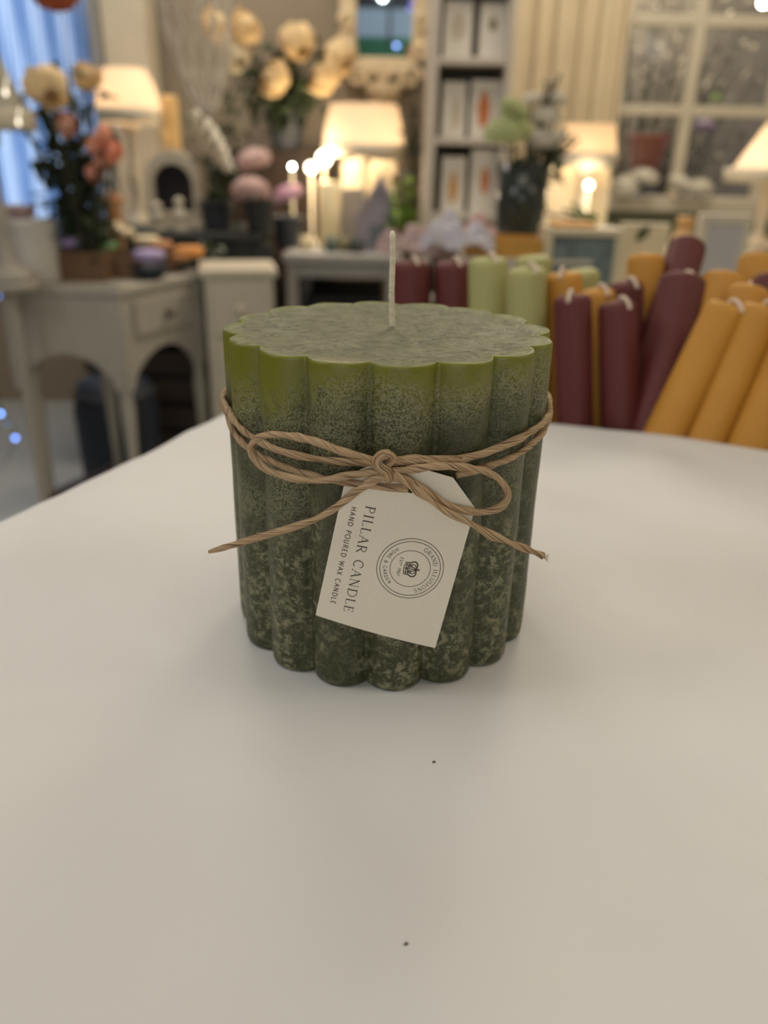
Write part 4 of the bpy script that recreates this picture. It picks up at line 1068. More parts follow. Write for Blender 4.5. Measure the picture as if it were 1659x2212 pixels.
b = MB(); b.prism(archpts(aw * .76, iz1 - iz0 + .01, iz0 - .005), .004, T(0, .008, 0)); b.build('glass', mat('dark_mirror_glass', (44, 40, 44), .2), am)
b = MB(); b.box((0, 0, .01), (aw * 1.08, .06, .02)); b.build('base', CREAM, am, bevel=.003)
hg = thing('honey_hurricane_lamp', 'tall honey coloured glass lantern rising behind the arched mirror', 'lantern', (at(372, 300, 3.08).x, 3.08, SZ)); hgh = at(372, 205, 3.08).z - SZ
MB().lathe([(.030, 0), (.030, hgh * .95), (.024, hgh)], 24).build('glass', mat('honey_glass', (232, 204, 148), .4, transl=.4), hg)
MB().lathe([(.045, 0), (.045, .012), (.03, .02)], 24).build('base', CREAM, hg)
# small figurines in front of the mirror
for i, (px, yb, ht, lab) in enumerate(((342, 480, .060, 'small pale figurine in front of the arched mirror, left of the two'), (392, 505, .075, 'small cream figurine at the foot of the arched mirror, right of the two'))):
    Y = 2.80; x = at(px, yb, Y).x
    t = thing('figurine', lab, 'figurine', (x, Y, SZ), 0, 'figurines by the arched mirror')
    MB().lathe([(.030, 0), (.032, .008), (.018, .03), (.026, ht * .55), (.012, ht)], 20).build('body', CREAM, t)
    MB().ball((0, 0, ht + .012), .017, 14).build('head', CREAM, t)
# grey and dark pots with hydrangeas
PG = 'hydrangeas in the dark pots'
for px, Y, h, rt, m_, lab in ((470, 2.85, .09, .055, mat('slate_pot', (70, 74, 84), .5), 'slate blue pot below the white feathery bloom'), (562, 2.78, .10, .05, DKGREY, 'dark grey pot under the pink hydrangeas'), ):
    pot('plant_pot', lab, px, 500, Y, SZ, h, rt, rt * .75, m_, group='dark pots behind the chest')
pot('plant_pot', 'round slate pot under the mauve hydrangea on the grey table', 622, 515, 2.95, bz, .10, .055, .04, mat('slate_pot', (70, 74, 84), .5), group='dark pots behind the chest')
xq = at(562, 480, 2.78).x
flower('hydrangea', 548, 346, .055, 2.80, PINK, (xq, 2.78, SZ + .06), 'upper of two dusty pink hydrangeas left of the glow', PG, 'hyd', .3)
flower('hydrangea', 542, 412, .058, 2.74, PINK, (xq, 2.78, SZ + .06), 'lower of two dusty pink hydrangeas left of the glow', PG, 'hyd', .3)
flower('hydrangea', 620, 420, .050, 2.95, MAUVE, (at(622, 480, 2.95).x, 2.95, bz + .06), 'mauve pink hydrangea below the round bright bulb', PG, 'hyd', .3)
# foliage behind: dark shrub in slate pot with a white bloom
foliage('leafy_plant', 'dark leafy plant rising from the slate pot behind the white bloom', (at(470, 480, 2.87).x, 2.87, SZ + .07), [at(x, y, 2.9) for x, y in ((440, 260), (470, 230), (500, 250), (520, 280), (500, 330), (450, 350), (480, 400), (430, 400), (520, 230), (510, 180))], LEAF, .05, 12, spread=.03, cat='plant', seed=7)
p = at(458, 300, 2.8); t = thing('feathery_bloom', 'elongated white feathery bloom hanging above the slate pot', 'flower', p)
b = MB()
for k in range(60):
    u = k / 60; q = Vector((-.045 + .09 * u, 0, .085 - .17 * u)); a = k * 2.4; w_ = .042 * math.sin(PI * (u * .8 + .15))
    b.petal(T(q.x + w_ * math.cos(a) * .6, w_ * math.sin(a) * .6, q.z) @ Rz(a) @ Rx(1.9), .022, .032, .2, .2, 3, 3)
b.build('petal', WHITEP, t)
b = MB(); b.tube([(-.05, 0, .09), (0, .01, 0), (.03, .05, -.10), (.02, .06, -.25)], .003, 6); b.build('stem', STEM, t)
# cream rose bouquet in zinc bucket on a dark plinth
pz_ = thing('dark_plinth', 'dark brown tall cupboard behind the zinc bucket of roses', 'cupboard', (at(590, 300, 3.35).x, 3.415, 0))
hzp = at(600, 335, 3.2).z
MB().box((0, 0, hzp / 2), (.42, .21, hzp)).build('body', DKBROWN, pz_)
MB().box((0, 0, hzp + .01), (.44, .23, .02)).build('top', DKBROWN, pz_, bevel=.004)
MB().box((0, -.108, hzp / 2), (.36, .012, hzp - .12)).build('door', DKBROWN, pz_, bevel=.004)
ZB = pot('zinc_bucket', 'tapered zinc bucket holding the big cream rose bouquet', 620, 335, 3.39, hzp + .02, at(620, 232, 3.2).z - hzp - .02, .082, .052, ZINC, 'bucket')
zx = ZB.location.x; zft = (zx, 3.39, hzp + .12)
BG = 'cream roses of the large bouquet'
for i, (x, y, r_, lab) in enumerate(((470, 58, .060, 'cream rose at the far left of the large bouquet'), (530, 60, .058, 'cream rose second from left along the top of the large bouquet'), (510, 122, .055, 'pale rose below the two at top left of the bouquet'), (592, 172, .060, 'cream rose low in the middle of the large bouquet'), (645, 92, .062, 'cream rose at top middle of the large bouquet'), (700, 165, .066, 'cream rose at the lower right of the large bouquet'), (735, 128, .058, 'yellowish rose at the right end of the large bouquet'))):
    flower('rose', x, y, r_, 3.05 + .02 * i, CREAMP if i == 2 else PEACH, zft, lab, BG)
foliage('leafy_branch', 'dark green leaves filling the large cream rose bouquet', zft, [at(x, y, 3.18) for x, y in ((560, 120), (560, 180), (600, 110), (620, 150), (640, 200), (680, 210), (680, 110), (540, 200), (580, 80), (660, 170), (720, 200), (500, 170), (480, 210), (540, 160), (620, 210), (600, 220))], LEAF, .06, 16, spread=.035, cat='branch', seed=9)
# wire hanging lantern
wp = at(412, 60, 2.3); wl_ = thing('wire_lantern', 'white wire lattice lantern hanging at upper left centre', 'lantern', wp)
b = MB(); Lh = .46
def wr(u): return .085 * math.sin(PI * min(1, .12 + .86 * u)) ** .8
top_ = .26
for k in range(12):
    for sg in (-1, 1):
        pts = []
        for i in range(25):
            u = i / 24; a = 2 * PI * k / 12 + sg * u * 1.5; pts.append((wr(u) * math.cos(a) + .03 * u, wr(u) * math.sin(a), top_ - Lh * u))
        b.tube(pts, .0024, 5)
b.build('lattice', WIREM, wl_)
for u in (.02, .3, .95):
    b = MB(); b.tube([(wr(u) * math.cos(2 * PI * i / 30) + .03 * u, wr(u) * math.sin(2 * PI * i / 30), top_ - Lh * u) for i in range(30)], .0035, 6, closed=True); b.build('hoop', WIREM, wl_)
b = MB(); b.tube([(0, 0, top_), (0, 0, ZC - wp.z)], .0015, 5); b.build('hanging_wire', WIREM, wl_)
# copper pendant at top left
cpp = at(122, 27, 1.9); cl2 = thing('copper_pendant', 'copper pendant shade hanging over the top left corner', 'pendant', cpp)
MB().lathe([(.0001, 0), (.030, .006), (.052, .03), (.060, .06), (.055, .10), (.030, .14), (.012, .16)], 32, cap=False).build('shade', COPPER, cl2)
b = MB(); b.tube([(0, 0, .16), (0, 0, ZC - cpp.z)], .002, 6); b.build('flex', BLACK, cl2)
MB().lathe([(.012, .155), (.016, .17), (.010, .19)], 16).build('cap', COPPER, cl2)
# glass drops on the left lamp, their sparkle painted as emission
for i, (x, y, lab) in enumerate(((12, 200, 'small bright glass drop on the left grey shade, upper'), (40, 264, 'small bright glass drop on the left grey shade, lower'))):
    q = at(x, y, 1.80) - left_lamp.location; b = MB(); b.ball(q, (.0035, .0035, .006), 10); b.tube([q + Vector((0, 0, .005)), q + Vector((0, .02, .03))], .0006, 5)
    b.build('glass_drop', glow('painted_glint', (255, 240, 215), 2.5), left_lamp)
# glowing bulbs in the centre
def bulb_thing(px, py, Y, r, lab, s, col=(255, 236, 200), name='glass_bulb', g='bare glowing bulbs', base=None):
    q = at(px, py, Y); t = thing(name, lab, 'bulb', q, 0, g)
    MB().ball((0, 0, 0), r, 16).build('globe', glow('glow_%d_%d' % (int(s * 10), col[2]), col, s), t)
    b = MB(); b.lathe([(r * .35, -r * 1.5), (r * .45, -r * 1.4), (r * .45, -r * .85)], 12); b.build('cap', CREAM, t)
    if base is not None:
        b = MB(); b.lathe([(.03, base - q.z), (.03, base - q.z + .008), (.005, base - q.z + .02), (.004, -r * 1.45)], 14); b.build('stand', CREAM, t)
    return t
bulb_thing(631, 360, 3.1, .0055, 'small round white bulb left of the warm glow', 80, (255, 250, 235), base=bz)
bulb_thing(672, 362, 3.08, .017, 'left bulb of the bright warm pair behind the grey table', 12, base=bz)
bulb_thing(700, 342, 3.12, .024, 'right bulb of the bright warm pair behind the grey table', 12, base=bz)
l = bpy.data.lights.new('bulb_light', 'POINT'); l.energy = 3.0; l.color = (1, .78, .48); l.shadow_soft_size = .04
lo = bpy.data.objects.new('bulb_light', l); COL.objects.link(lo); lo.location = at(690, 350, 3.04)
bulb_thing(1272, 400, 2.52, .011, 'bright bulb under the peach lamp beside the panelling', 9, base=.80)
bulb_thing(1650, 6, 3.0, .014, 'added glowing ball standing for a ceiling spot reflected at the top right corner', 30, (255, 250, 235))  # added ball, stands in for a ceiling spotlight's reflection in the window glass
# centre table things
t = thing('cream_candle', 'thick yellow cream candle under the bright bulbs', 'candle', (at(712, 500, 2.98).x, 2.98, bz)); hcc = at(712, 395, 2.98).z - bz
MB().lathe([(.036, 0), (.038, .004), (.038, hcc), (.03, hcc + .004)], 28).build('body', mat('ivory_wax', (232, 218, 176), .5, sss=.3), t)
b = MB(); b.tube([(0, 0, hcc), (.001, 0, hcc + .018)], .0015, 6); b.build('wick', DKBROWN, t)
xh = at(815, 520, 2.90).x; hw_ = px_w(40, 2.95); t = thing('house_lantern', 'lilac grey wooden house shaped lantern below the lamp', 'lantern', (xh, 2.92, bz)); ht_ = at(815, 390, 2.90).z - bz
LG_ = mat('lilac_grey_paint', (158, 152, 164), .6)
b = MB(); b.prism([(-hw_, 0), (hw_, 0), (hw_, ht_ * .45), (.01, ht_), (-hw_, ht_ * .45)], .09); b.build('body', LG_, t)
b = MB()
for sx in (-1, 1): b.prism([(sx * (hw_ + .012), ht_ * .42), (sx * (hw_ + .012), ht_ * .47), (0.01, ht_ + .02), (.01, ht_ - .005)][::sx], .11)
b.build('roof', LG_, t)
b = MB(); b.box((0, -.046, ht_ * .22), (hw_ * .8, .006, ht_ * .34)); b.build('door', mat('slate_paint', (110, 116, 124), .6), t)
t = thing('grey_box', 'grey card box on the centre table left of the house lantern', 'box', (at(755, 500, 3.05).x, 3.06, bz)); hb_ = at(755, 408, 3.05).z - bz
MB().box((0, 0, hb_ / 2), (.10, .08, hb_)).build('carton', mat('grey_card', (176, 170, 160), .6), t, bevel=.002); MB().box((0, 0, hb_ - .012), (.104, .084, .03)).build('lid', mat('grey_card', (176, 170, 160), .6), t)
for i, (px, Y, rr_, m_, lab) in enumerate(((715, 2.84, .022, mat('green_glass_dark', (78, 92, 84), .3), 'small dark green votive in front of the cream candle'), (662, 2.88, .020, CREAMS, 'small amber cream votive left of the dark green one'), (772, 2.83, .024, DKGREY, 'small charcoal votive in front of the house lantern'), (745, 2.85, .022, mat('olive_votive', (120, 112, 80), .4), 'small olive votive between dark green and charcoal ones'))):
    t = thing('votive', lab, 'votive', (at(px, 520, Y).x, Y, bz), 0, 'votives on the grey table')
    MB().lathe([(rr_ * .8, 0), (rr_, .006), (rr_, .045), (rr_ * .9, .045), (rr_ * .85, .012), (.0001, .01)], 20, cap=False).build('cup', m_, t)
    MB().lathe([(rr_ * .84, .03), (.0001, .032)], 20, cap=False).build('wax', CREAMS, t)
pot('plant_pot', 'small brown pot of the fresh green plant left of the bookcase', 872, 520, 2.86, bz, .075, .045, .034, BROWN, group='dark pots behind the chest')
foliage('green_plant', 'fresh yellow green leafy plant left of the bookcase', (at(872, 500, 2.86).x, 2.86, bz + .06), [at(x, y, 2.88) for x, y in ((848, 390), (866, 375), (885, 395), (875, 420), (852, 415), (890, 430), (862, 450))], LEAF2, .05, 9, spread=.018, cat='plant', seed=11)
foliage('dried_tree', 'tall dark brown dried twig tree against the left side of bookcase', (at(893, 560, 3.1).x, 3.12, 0.0), [at(x, y, 3.12) for x, y in ((892, 200), (880, 240), (900, 230), (885, 300), (905, 320), (880, 360), (900, 400), (892, 440), (903, 270))], mat('dried_leaf', (84, 68, 48), .8, var=.4), .045, 26, spread=.026, cat='tree', seed=12, thick=.006)
# ---- ornate mirror on the back wall ------------------------------
mY = 3.46
a0, a1 = at(768, 60, mY), at(893, 60, mY); zb = at(830, 128, mY).z; zt2 = zb + .62
mm_ = thing('ornate_mirror', 'cream ornate framed wall mirror at the top centre above the lamp', 'mirror', ((a0.x + a1.x) / 2, YB - .02, zb))
mw = a1.x - a0.x; mh = zt2 - zb
gm, gn, gb = nodes('mirror_glass'); gb.inputs['Base Color'].default_value = (.86, .88, .88, 1); gb.inputs['Metallic'].default_value = 1; gb.inputs['Roughness'].default_value = .02
FRM = mat('warm_cream_gesso', (226, 208, 172), .5)
MB().box((0, -.03, mh / 2), (mw, .006, mh)).build('glass', gm, mm_)
b = MB()
for x in (-1, 1): b.box((x * (mw / 2 + .03), -.03, mh / 2), (.065, .05, mh + .1))
for z in (-.02, mh + .02): b.box((0, -.03, z), (mw + .12, .05, .06))
b.build('frame', FRM, mm_, bevel=.012)
def scroll(b, cx_, cz_, r_, dirn, turns=1.3):
    pts = [(cx_ + dirn * (r_ * (1 - .7 * i / 30)) * math.cos(turns * 2 * PI * i / 30), -.06, cz_ + (r_ * (1 - .7 * i / 30)) * math.sin(turns * 2 * PI * i / 30)) for i in range(31)]
    b.tube(pts, [.014 * (1 - .5 * i / 30) for i in range(31)], 8)
for k, (x, z, r_) in enumerate(((.05, -.075, .045), (.12, -.06, .04), (.155, .02, .03), (.16, .12, .03), (.155, .25, .035), (.15, .40, .03), (.16, .52, .03))):
    for sg in (1, -1):
        b = MB(); scroll(b, sg * x * mw / .25, z, r_, sg); b.build('carved_scroll', FRM, mm_)
b = MB()
b.ball((0, -.05, -.10), (.045, .02, .035), 16)
for k in range(7): b.petal(T(0, -.055, -.085) @ Ry((k - 3) * .45 + PI) , .04, .075, -.1, .3, 4, 4)
b.build('carved_shell', FRM, mm_)
# what the mirror sees: the shop front behind the camera
t = thing('shop_sign', 'green fascia sign over the street window seen in the ornate mirror', 'sign', (0, YF + .02, 1.90))
MB().box((0, 0, .085), (1.3, .03, .20)).build('board', mat('green_sign_paint', (40, 110, 84), .5), t, bevel=.004)
MB().box((.20, .02, .07), (.16, .008, .10)).build('orange_panel', mat('orange_sign_paint', (176, 90, 50), .5), t)
t = struct('window_3', MB().box((0, YF + .01, 2.17), (1.3, .02, .30)), glow('dusk_sky_pane', (150, 172, 190), .55))
b = MB()
for x in (-.65, -.05, .65): b.box((x, YF + .03, 2.17), (.03, .03, .34))
b.build('frame', DKGREY, t)
for i, (x, z, r_, s, c_, lab) in enumerate(((.25, 2.26, .045, 30, (235, 250, 255), 'large cool white spotlight seen at the right of the ornate mirror'), (-.12, 2.42, .030, 25, (235, 250, 255), 'cool white spotlight at the top edge of the ornate mirror'), (.02, 2.02, .016, 6, (150, 175, 255), 'small blue light low in the ornate mirror'), (.14, 2.33, .014, 3, (130, 130, 230), 'small violet light high in the ornate mirror'), (.16, 2.40, .012, 4, (130, 130, 230), 'tiny violet light at the top right of the mirror'))):
    y = -1.5; f_ = (3.43 * 2 - y) / (3.43 * 2 - YF)
    q = Vector((x * f_, y, CAM.z + (z - CAM.z) * f_)); t = thing('spotlight', lab, 'light', q, 0, 'spotlights at the shop front')
    MB().ball((0, 0, 0), r_, 14).build('lens', glow('spot_%d' % i, c_, s), t)
    MB().lathe([(r_ * .6, r_ * .8), (r_ * .8, r_ * 1.1), (r_ * .5, r_ * 2.4)], 14).build('housing', BLACK, t)
# ---- right side counter things -----------------------------------
rzt = 0.885
rsr = thing('riser_box', 'cream riser box lifting the dark vase above the candle tops', 'box', (.265, 1.74, kz))
MB().box((0, 0, (rzt - kz) / 2 - .004), (.22, .34, rzt - kz - .008)).build('body', CREAM, rsr); MB().box((0, 0, rzt - kz - .004), (.226, .346, .008)).build('top', CREAM, rsr)
vx = at(1125, 500, 1.75).x; gv = thing('dark_glass_vase', 'tall dark glass vase of green and white flowers right of the bookcase', 'vase', (vx, 1.78, rzt))
hv = at(1125, 352, 1.78).z - rzt
MB().lathe([(.040, 0), (.046, .006), (.050, hv * .5), (.054, hv), (.050, hv), (.045, hv * .5), (.041, .012)], 36, cap=False).build('glass', DARKGL, gv)
MB().lathe([(.041, .002), (.0001, .003)], 30, cap=False).build('base', DARKGL, gv)
vf = (vx, 1.78, rzt + .05)
RG = 'flowers of the dark glass vase'
for i, (x, y, r_, m_, lab) in enumerate(((1098, 285, .045, mat('lime_petal', (206, 214, 158), .6, transl=.3, var=.2, scale=30), 'lime green hydrangea over the left rim of the dark vase'), (1110, 240, .030, mat('pale_lime_petal', (206, 212, 160), .6, transl=.3), 'smaller pale lime hydrangea above the big lime one'))):
    flower('hydrangea', x, y, r_, 1.74, m_, vf, lab, RG, 'hyd', .3)
for i, (x, y, r_, lab) in enumerate(((1165, 300, .034, 'white bloom in the middle above the dark vase'), (1180, 250, .028, 'white bloom upper middle above the dark vase'), (1205, 215, .020, 'highest white bloom of the dark vase'), (1150, 215, .022, 'white bloom left of the highest one of the dark vase'), (1195, 300, .028, 'white bloom at the right above the dark vase'))):
    flower('white_bloom', x, y, r_, 1.78 + .01 * i, WHITEP, vf, lab, RG, 'hyd', .3)
foliage('leafy_branch', 'dark green leaves at the mouth of the dark glass vase', vf, [at(x, y, 1.78) for x, y in ((1085, 345), (1105, 352), (1140, 352), (1170, 350), (1200, 335), (1210, 310), (1225, 320), (1120, 340), (1155, 335))], LEAF, .04, 9, spread=.014, cat='branch', seed=14)
foliage('eucalyptus_sprig', 'grey green sprig reaching right towards the peach lamp', vf, [at(x, y, 1.80) for x, y in ((1240, 290), (1225, 280), (1250, 300), (1195, 175), (1210, 160), (1180, 190))], LEAF3, .024, 8, spread=.010, cat='sprig', seed=15)
# boxes and picture on the counter
def front_box(name, lab, cat, x0, x1, yt, Y, z, m_, depth=.06, inner=None, lid=None, rz=0):
    a0, a1 = at(x0, yt, Y), at(x1, yt, Y); h = a0.z - z; w_ = a1.x - a0.x
    t = thing(name, lab, cat, ((a0.x + a1.x) / 2, Y + depth / 2, z), rz)
    if inner:
        k = (.10 if cat == 'tin' else .17) * w_; b = MB()
        for x in (-1, 1): b.box((x * (w_ / 2 - k / 2), 0, h / 2), (k, depth, h))
        for zz_ in (k / 2, h - k / 2): b.box((0, 0, zz_), (w_ - 2 * k, depth, k))
        b.build('frame', m_, t, bevel=.003); MB().box((0, -depth * .35, h / 2), (w_ - 2 * k, .01, h - 2 * k)).build('picture', inner, t)
    else:
        MB().box((0, 0, h / 2), (w_, depth, h)).build('body', m_, t, bevel=.003)
    if lid: MB().box((0, 0, h + .006), (w_ * .92, depth * .9, .012)).build('lid', lid, t, bevel=.002)
    return t
pic = mat('teal_floral_print', (110, 124, 122), .4, var=.75, scale=38)
front_box('printed_tin', 'square tin with a teal floral print behind the amber candles', 'tin', 1182, 1352, 492, 1.56, kz, mat('cream_card', (214, 200, 168), .5), .09, inner=pic)
front_box('amber_soap_block', 'flat amber slab resting on the teal printed tin', 'soap', 1198, 1290, 480, 1.58, at(1240, 494, 1.56).z, mat('amber_block', (214, 150, 50), .4), .06)
front_box('white_photo_frame', 'white picture frame with pale grey inside standing under the window sill', 'frame', 1518, 1632, 462, 1.70, kz, CREAM, .03, inner=mat('pale_grey_paper', (178, 176, 178), .6))
card_ = front_box('cream_card_box', 'pale cream leaning card with a dark leaf print beside the tall burgundy candle', 'card', 1345, 1450, 482, 1.80, kz, mat('cream_card', (214, 200, 168), .5), .02)
q = at(1388, 505, 1.795) - card_.location; b = MB(); leaf_mb(T(*q) @ Ry(.6) @ T(0, 0, -.02), .04, .02, b); b.build('printed_leaf', mat('dark_leaf_print', (66, 76, 48), .6), card_)
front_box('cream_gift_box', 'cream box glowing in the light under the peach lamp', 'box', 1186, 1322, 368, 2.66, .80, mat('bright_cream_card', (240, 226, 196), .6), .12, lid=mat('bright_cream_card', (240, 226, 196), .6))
l = bpy.data.lights.new('bulb_light', 'POINT'); l.energy = .9; l.color = (1, .80, .55); l.shadow_soft_size = .02
lo = bpy.data.objects.new('bulb_light', l); COL.objects.link(lo); lo.location = at(1268, 402, 2.47)
t = thing('small_amber_jar', 'small amber topped jar above the tall burgundy candle', 'jar', (at(1478, 500, 1.9).x, 1.9, kz)); hj = at(1478, 468, 1.9).z - kz
MB().lathe([(.022, 0), (.024, .004), (.024, hj * .7), (.016, hj * .8), (.016, hj * .85)], 20).build('body', mat('pale_peach_glass', (226, 186, 132), .3), t); MB().lathe([(.018, hj * .85), (.018, hj), (.001, hj)], 20).build('lid', TANM, t)
p0 = at(1235, 470, 1.85)
foliage('small_plant', 'small fresh green sprig on the amber slab below the bright lamp', (p0.x, 1.70, at(1240, 480, 1.70).z), [at(x, y, 1.70) for x, y in ((1180, 462), (1215, 452), (1250, 445), (1275, 455), (1290, 470))], LEAF2, .018, 6, spread=.008, cat='plant', seed=17)
front_box('light_catch_box', 'wide cream box added to catch the lamp light just below the large peach shade', 'box', 738, 858, 352, 3.21, bz, mat('bright_cream_card', (240, 226, 196), .6), .05, lid=mat('bright_cream_card', (240, 226, 196), .6))  # added box, standing in for the lamplit wall below the shade
# amber tray and tissue paper at the counter's left end
t = thing('amber_tray', 'flat amber honeycomb sheet leaning at the left end of the counter', 'tray', (at(1105, 520, 1.56).x, 1.64, rzt), -.12)
MB().box((0, 0, .01), (.15, .10, .02)).build('base', mat('honey_sheet', (196, 146, 60), .5, var=.2, scale=60), t, bevel=.003)
for sy in (-1, 1): MB().box((0, sy * .05, .016), (.155, .006, .032)).build('rim', mat('honey_sheet', (196, 146, 60), .5), t)
def tissue(lab, px, py, Y, r, m_, seed):
    b = MB(); rg = random.Random(seed); n = 26; P = []; Fc = []
    for j in range(n + 1):
        for i in range(n + 1):
            u, v_ = i / n * 2 - 1, j / n * 2 - 1
            z = .75 * r * (1 - max(abs(u), abs(v_)) ** 1.5) + r * .55 * noise.noise(Vector((u * 2.3 + seed, v_ * 2.3, 0))) + r * .2 * abs(noise.noise(Vector((u * 6, v_ * 6, seed))))
            P.append((u * r, v_ * r * .6, max(0.0, z)))
    for j in range(n):
        for i in range(n): a = j * (n + 1) + i; Fc.append((a, a + 1, a + n + 2, a + n + 1))
    b.add(P, Fc); o = b.build('tissue_paper', m_); o.location = at(px, py, Y); tag(o, lab, 'paper', 'crumpled wrapping paper'); return o
CZB = 0.72
# ---- dinner candles in their box ---------------------------------
BURG = mat('burgundy_wax', (94, 35, 34), .6, var=.12, sss=.25, scale=40)
AMB = mat('amber_wax', (196, 140, 52), .6, var=.10, sss=.3, scale=40)
OLV = mat('pale_green_wax', (172, 170, 112), .6, var=.08, sss=.3, scale=40)
WICK = mat('waxed_white_wick', (216, 196, 176), .6)
def rim_pt(a): # point on the cloth edge line
    return cor + Md * a
_proto = {}
def dinner(pt, Y0, pb, Yb, r, m_, lab, grp, wick=1, L_=None):
    """top centre pixel pt at distance Y0, axis passing the pixel pb at distance Yb"""
    a = at(*pt, Y0); c = at(*pb, Yb); d_ = (a - c).normalized()
    ln_ = (a.z - CZB) / d_.z * 1.0
    foot = a - d_ * ln_
    t = thing('dinner_candle', lab, 'candle', foot, 0, grp)
    q = d_.to_track_quat('Z', 'Y').to_matrix().to_4x4()
    MB().lathe([(r * .95, 0), (r, .002), (r, ln_ - .004), (r * .93, ln_ - .001), (r * .75, ln_ + .0008), (r * .3, ln_ + .0015), (.0001, ln_ + .002)], 32, M=q).build('wax', m_, t)
    e_ = q @ Vector((0, 0, ln_))
    if wick:
        s = wick
        b = MB(); pts = catmull([e_ - d_ * .002, e_ + Vector((.001 * s, -.001, .0035)), e_ + Vector((.003 * s, -.006, .0035)), e_ + Vector((.005 * s, -.012, -.0015))], .001)
        b.tube(pts, .0015, 7); b.build('wick', WICK, t)
    return t
DG = 'burgundy dinner candles'; AG = 'amber dinner candles'; OG = 'pale green dinner candles'
Rr = .0122
dinner((1236, 641), .530, (1241, 890), .520, Rr, BURG, 'front upright burgundy candle just right of the pillar candle', DG, -1)
dinner((1334, 655), .525, (1339, 890), .515, Rr, BURG, 'second upright burgundy candle from the pillar candle, with curled wick', DG, 1)
dinner((1352, 612), .575, (1352, 880), .570, .0120, BURG, 'burgundy candle mostly hidden behind the second upright one', DG, 1)
dinner((888, 566), .640, (888, 680), .640, .0150, BURG, 'leftmost burgundy candle, top showing right of the wick', DG, 1)
dinner((978, 568), .640, (978, 680), .640, .0145, BURG, 'burgundy candle standing between the leftmost one and the pale green pair', DG, 1)
dinner((1054, 560), .600, (1054, 690), .600, .0140, OLV, 'left candle of the pale green pair', OG, 1)
dinner((1139, 582), .575, (1139, 700), .575, .0134, OLV, 'right front candle of the pale green pair', OG, 1)
dinner((1152, 556), .640, (1152, 700), .640, .0140, OLV, 'pale green candle behind the right one of the pair', OG, 0)
dinner((1255, 585), .66, (1255, 700), .66, .0145, OLV, 'pale green candle peeping out behind the amber one', OG, 0)
dinner((1218, 592), .58, (1222, 850), .575, .0128, AMB, 'upright amber candle between the pale green pair and the burgundy ones', AG, -1)
dinner((1290, 628), .56, (1290, 850), .555, .0122, AMB, 'amber candle filling the gap between the two upright burgundy candles', AG, 1)
dinner((1396, 552), .60, (1372, 850), .585, .0128, AMB, 'straight amber candle left of the tall leaning burgundy candle', AG, 0)
dinner((1487, 528), .61, (1372, 900), .535, .0132, BURG, 'tallest leaning burgundy candle rising behind the others', DG, 0)
dinner((1476, 600), .545, (1410, 905), .512, .0150, BURG, 'leaning burgundy candle with bent white wick in front of the tallest', DG, 1)
dinner((1572, 662), .500, (1442, 925), .492, .0128, AMB, 'front leaning amber candle nearest to the white table edge', AG, 1)
dinner((1648, 665), .492, (1530, 935), .484, .0124, AMB, 'second leaning amber candle from the front', AG, 1)
dinner((1760, 640), .480, (1625, 940), .474, .0128, AMB, 'leaning amber candle cut by the right edge of the picture', AG, 0)
dinner((1566, 597), .58, (1500, 850), .55, .0150, AMB, 'amber candle behind the leaning pair, flat top showing', AG, 0)
dinner((1620, 625), .545, (1545, 850), .525, .0140, AMB, 'amber candle just behind the second leaning one', AG, -1)
dinner((1640, 555), .63, (1600, 800), .60, .0145, AMB, 'farthest amber candle at the right edge', AG, 0)
dinner((1668, 602), .60, (1620, 800), .57, .0128, BURG, 'burgundy candle barely showing at the right edge', DG, 0)
# low box that holds them, behind and below the table edge
bxo = thing('candle_box', 'open wooden box behind the white table holding the dinner candles', 'box', tuple(cor + Md * .33 - Ld * (.15 + .012)), math.atan2(Md.y, Md.x))
MB().box((0, 0, CZB - .012), (.66, .30, .018)).build('bottom_board', BROWN, bxo)
MB().box((0, .145, CZB + .01), (.66, .012, .06)).build('side_board', BROWN, bxo)
for sx in (-1, 1): MB().box((sx * .33, 0, CZB + .01), (.012, .29, .06)).build('end_board', BROWN, bxo)
for sx in (-1, 1):
    for sy in (-1, 1): MB().box((sx * .30, sy * .12, (CZB - .02) / 2), (.04, .04, CZB - .02)).build('leg', BROWN, bxo)
tissue('crumpled bluish white tissue paper above the burgundy candles', 985, 535, 1.60, .07, PLAST, 1)
tissue('pinkish crumpled tissue paper just right of the wick', 880, 548, 1.62, .06, mat('pink_tissue', (206, 180, 176), .4, transl=.3), 2)
tissue('small blush paper tuft standing at the foot of the bookcase', 1030, 505, 1.62, .035, mat('blush_tissue', (226, 182, 178), .4, transl=.3), 3)
# ---- hydrangeas on the window sill -------------------------------
wz = WRz0
for i, (x, y, r_, lab) in enumerate(((1350, 402, .055, 'white hydrangea at the left end of the window sill'), (1392, 385, .055, 'white hydrangea second from left on the window sill'), (1470, 400, .052, 'white hydrangea right of the window bar on the sill'), (1512, 405, .050, 'rightmost white hydrangea on the window sill'))):
    q = at(x, y, 3.38); flower('hydrangea', x, y, r_, 3.38, WHITEP, (q.x, 3.38, wz), lab, 'white hydrangeas on the window sill', 'hyd', .3)
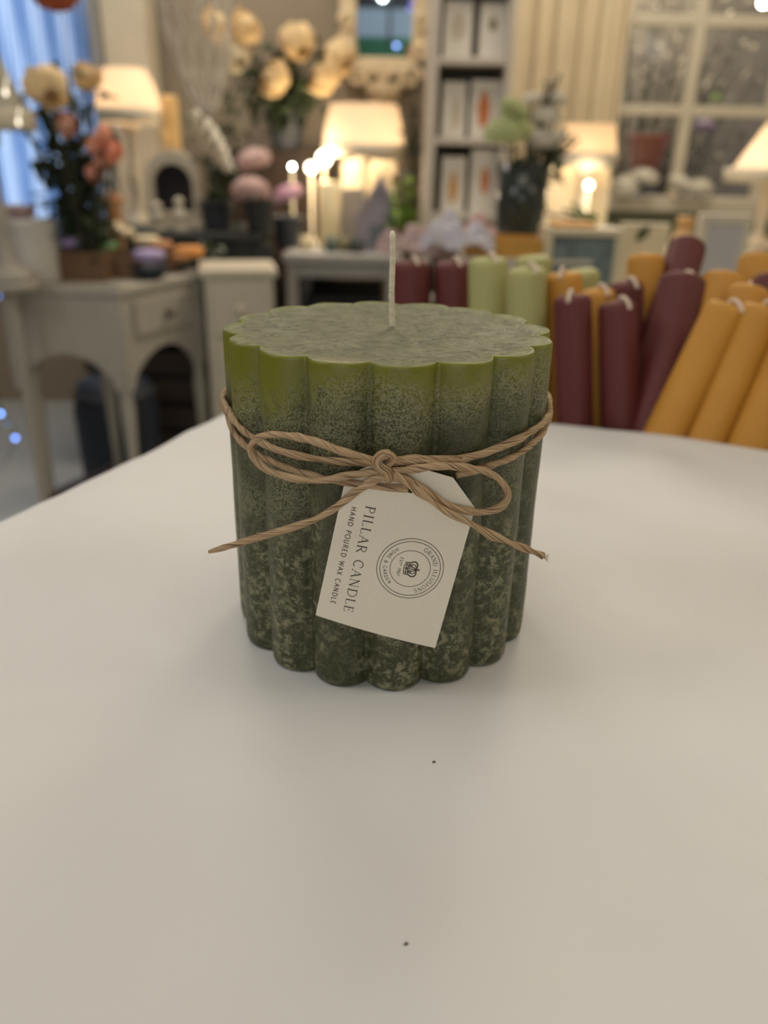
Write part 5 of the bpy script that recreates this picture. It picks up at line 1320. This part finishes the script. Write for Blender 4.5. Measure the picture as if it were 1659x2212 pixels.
# garden seen through the window
foliage('garden_shrub', 'grey brown twiggy shrub outside the window', (1.2, 4.35, 0.0), [Vector((x, 4.30 + .1 * (i % 2), z)) for i, (x, z) in enumerate([(0.95 + .13 * a, 1.15 + .17 * c) for a in range(7) for c in range(5)])], mat('twiggy_leaf', (116, 106, 84), .8, var=.6, scale=6), .05, 26, spread=.07, cat='shrub', seed=21, thick=.006)
p = at(1400, 318, 3.95); t = thing('garden_pot', 'terracotta red pot outside the window behind the sill flowers', 'pot', (p.x, 3.95, .0))
MB().lathe([(.06, p.z - .10), (.085, p.z + .03), (.09, p.z + .05), (.08, p.z + .05)], 24).build('body', mat('terracotta', (150, 76, 56), .7), t); MB().lathe([(.05, 0), (.05, p.z - .10)], 20).build('stand', DKGREY, t)
for x, y, r_, m_, lab in ((1525, 275, .05, mat('violet_petal', (150, 128, 146), .6), 'faint violet bloom outside behind the right window panes'), (1548, 212, .025, LEAF2, 'small lime bloom outside behind the upper right pane')):
    flower('garden_bloom', x, y, r_, 4.0, m_, (at(x, y, 4.0).x, 4.0, 0.0), lab, 'blooms outside the window', 'hyd', .3)
# ---- blue fairy lights by the left edge --------------------------
for i, (x, y, c_, s, lab) in enumerate(((33, 946, (120, 160, 255), 5, 'lowest blue fairy light at the left edge'), (2, 893, (120, 170, 255), 6, 'blue fairy light touching the left edge above the lowest one'), (16, 915, (120, 150, 200), .8, 'dim blue fairy light between the two brighter ones'), (2, 640, (110, 160, 255), 3, 'blue fairy light at the left edge beside the console top'))):
    q = at(x, y, 2.35 if y > 700 else 2.2); t = thing('fairy_light', lab, 'light', q, 0, 'blue fairy lights')
    MB().ball((0, 0, 0), .0065, 12).build('bulb', glow('fairy_%d' % i, c_, s), t); MB().lathe([(.003, .005), (.003, .016)], 8).build('socket', DKGREY, t)
b = MB(); b.tube(catmull([at(-30, 560, 2.2), at(2, 634, 2.2), at(-25, 760, 2.3), at(2, 886, 2.35), at(16, 908, 2.35), at(33, 939, 2.35), at(10, 1000, 2.4), at(-60, 1060, 2.4)], .02), .0014, 6)
tag(b.build('fairy_light_cable', DKGREY), 'thin dark cable of the blue fairy lights at the left edge', 'cable')
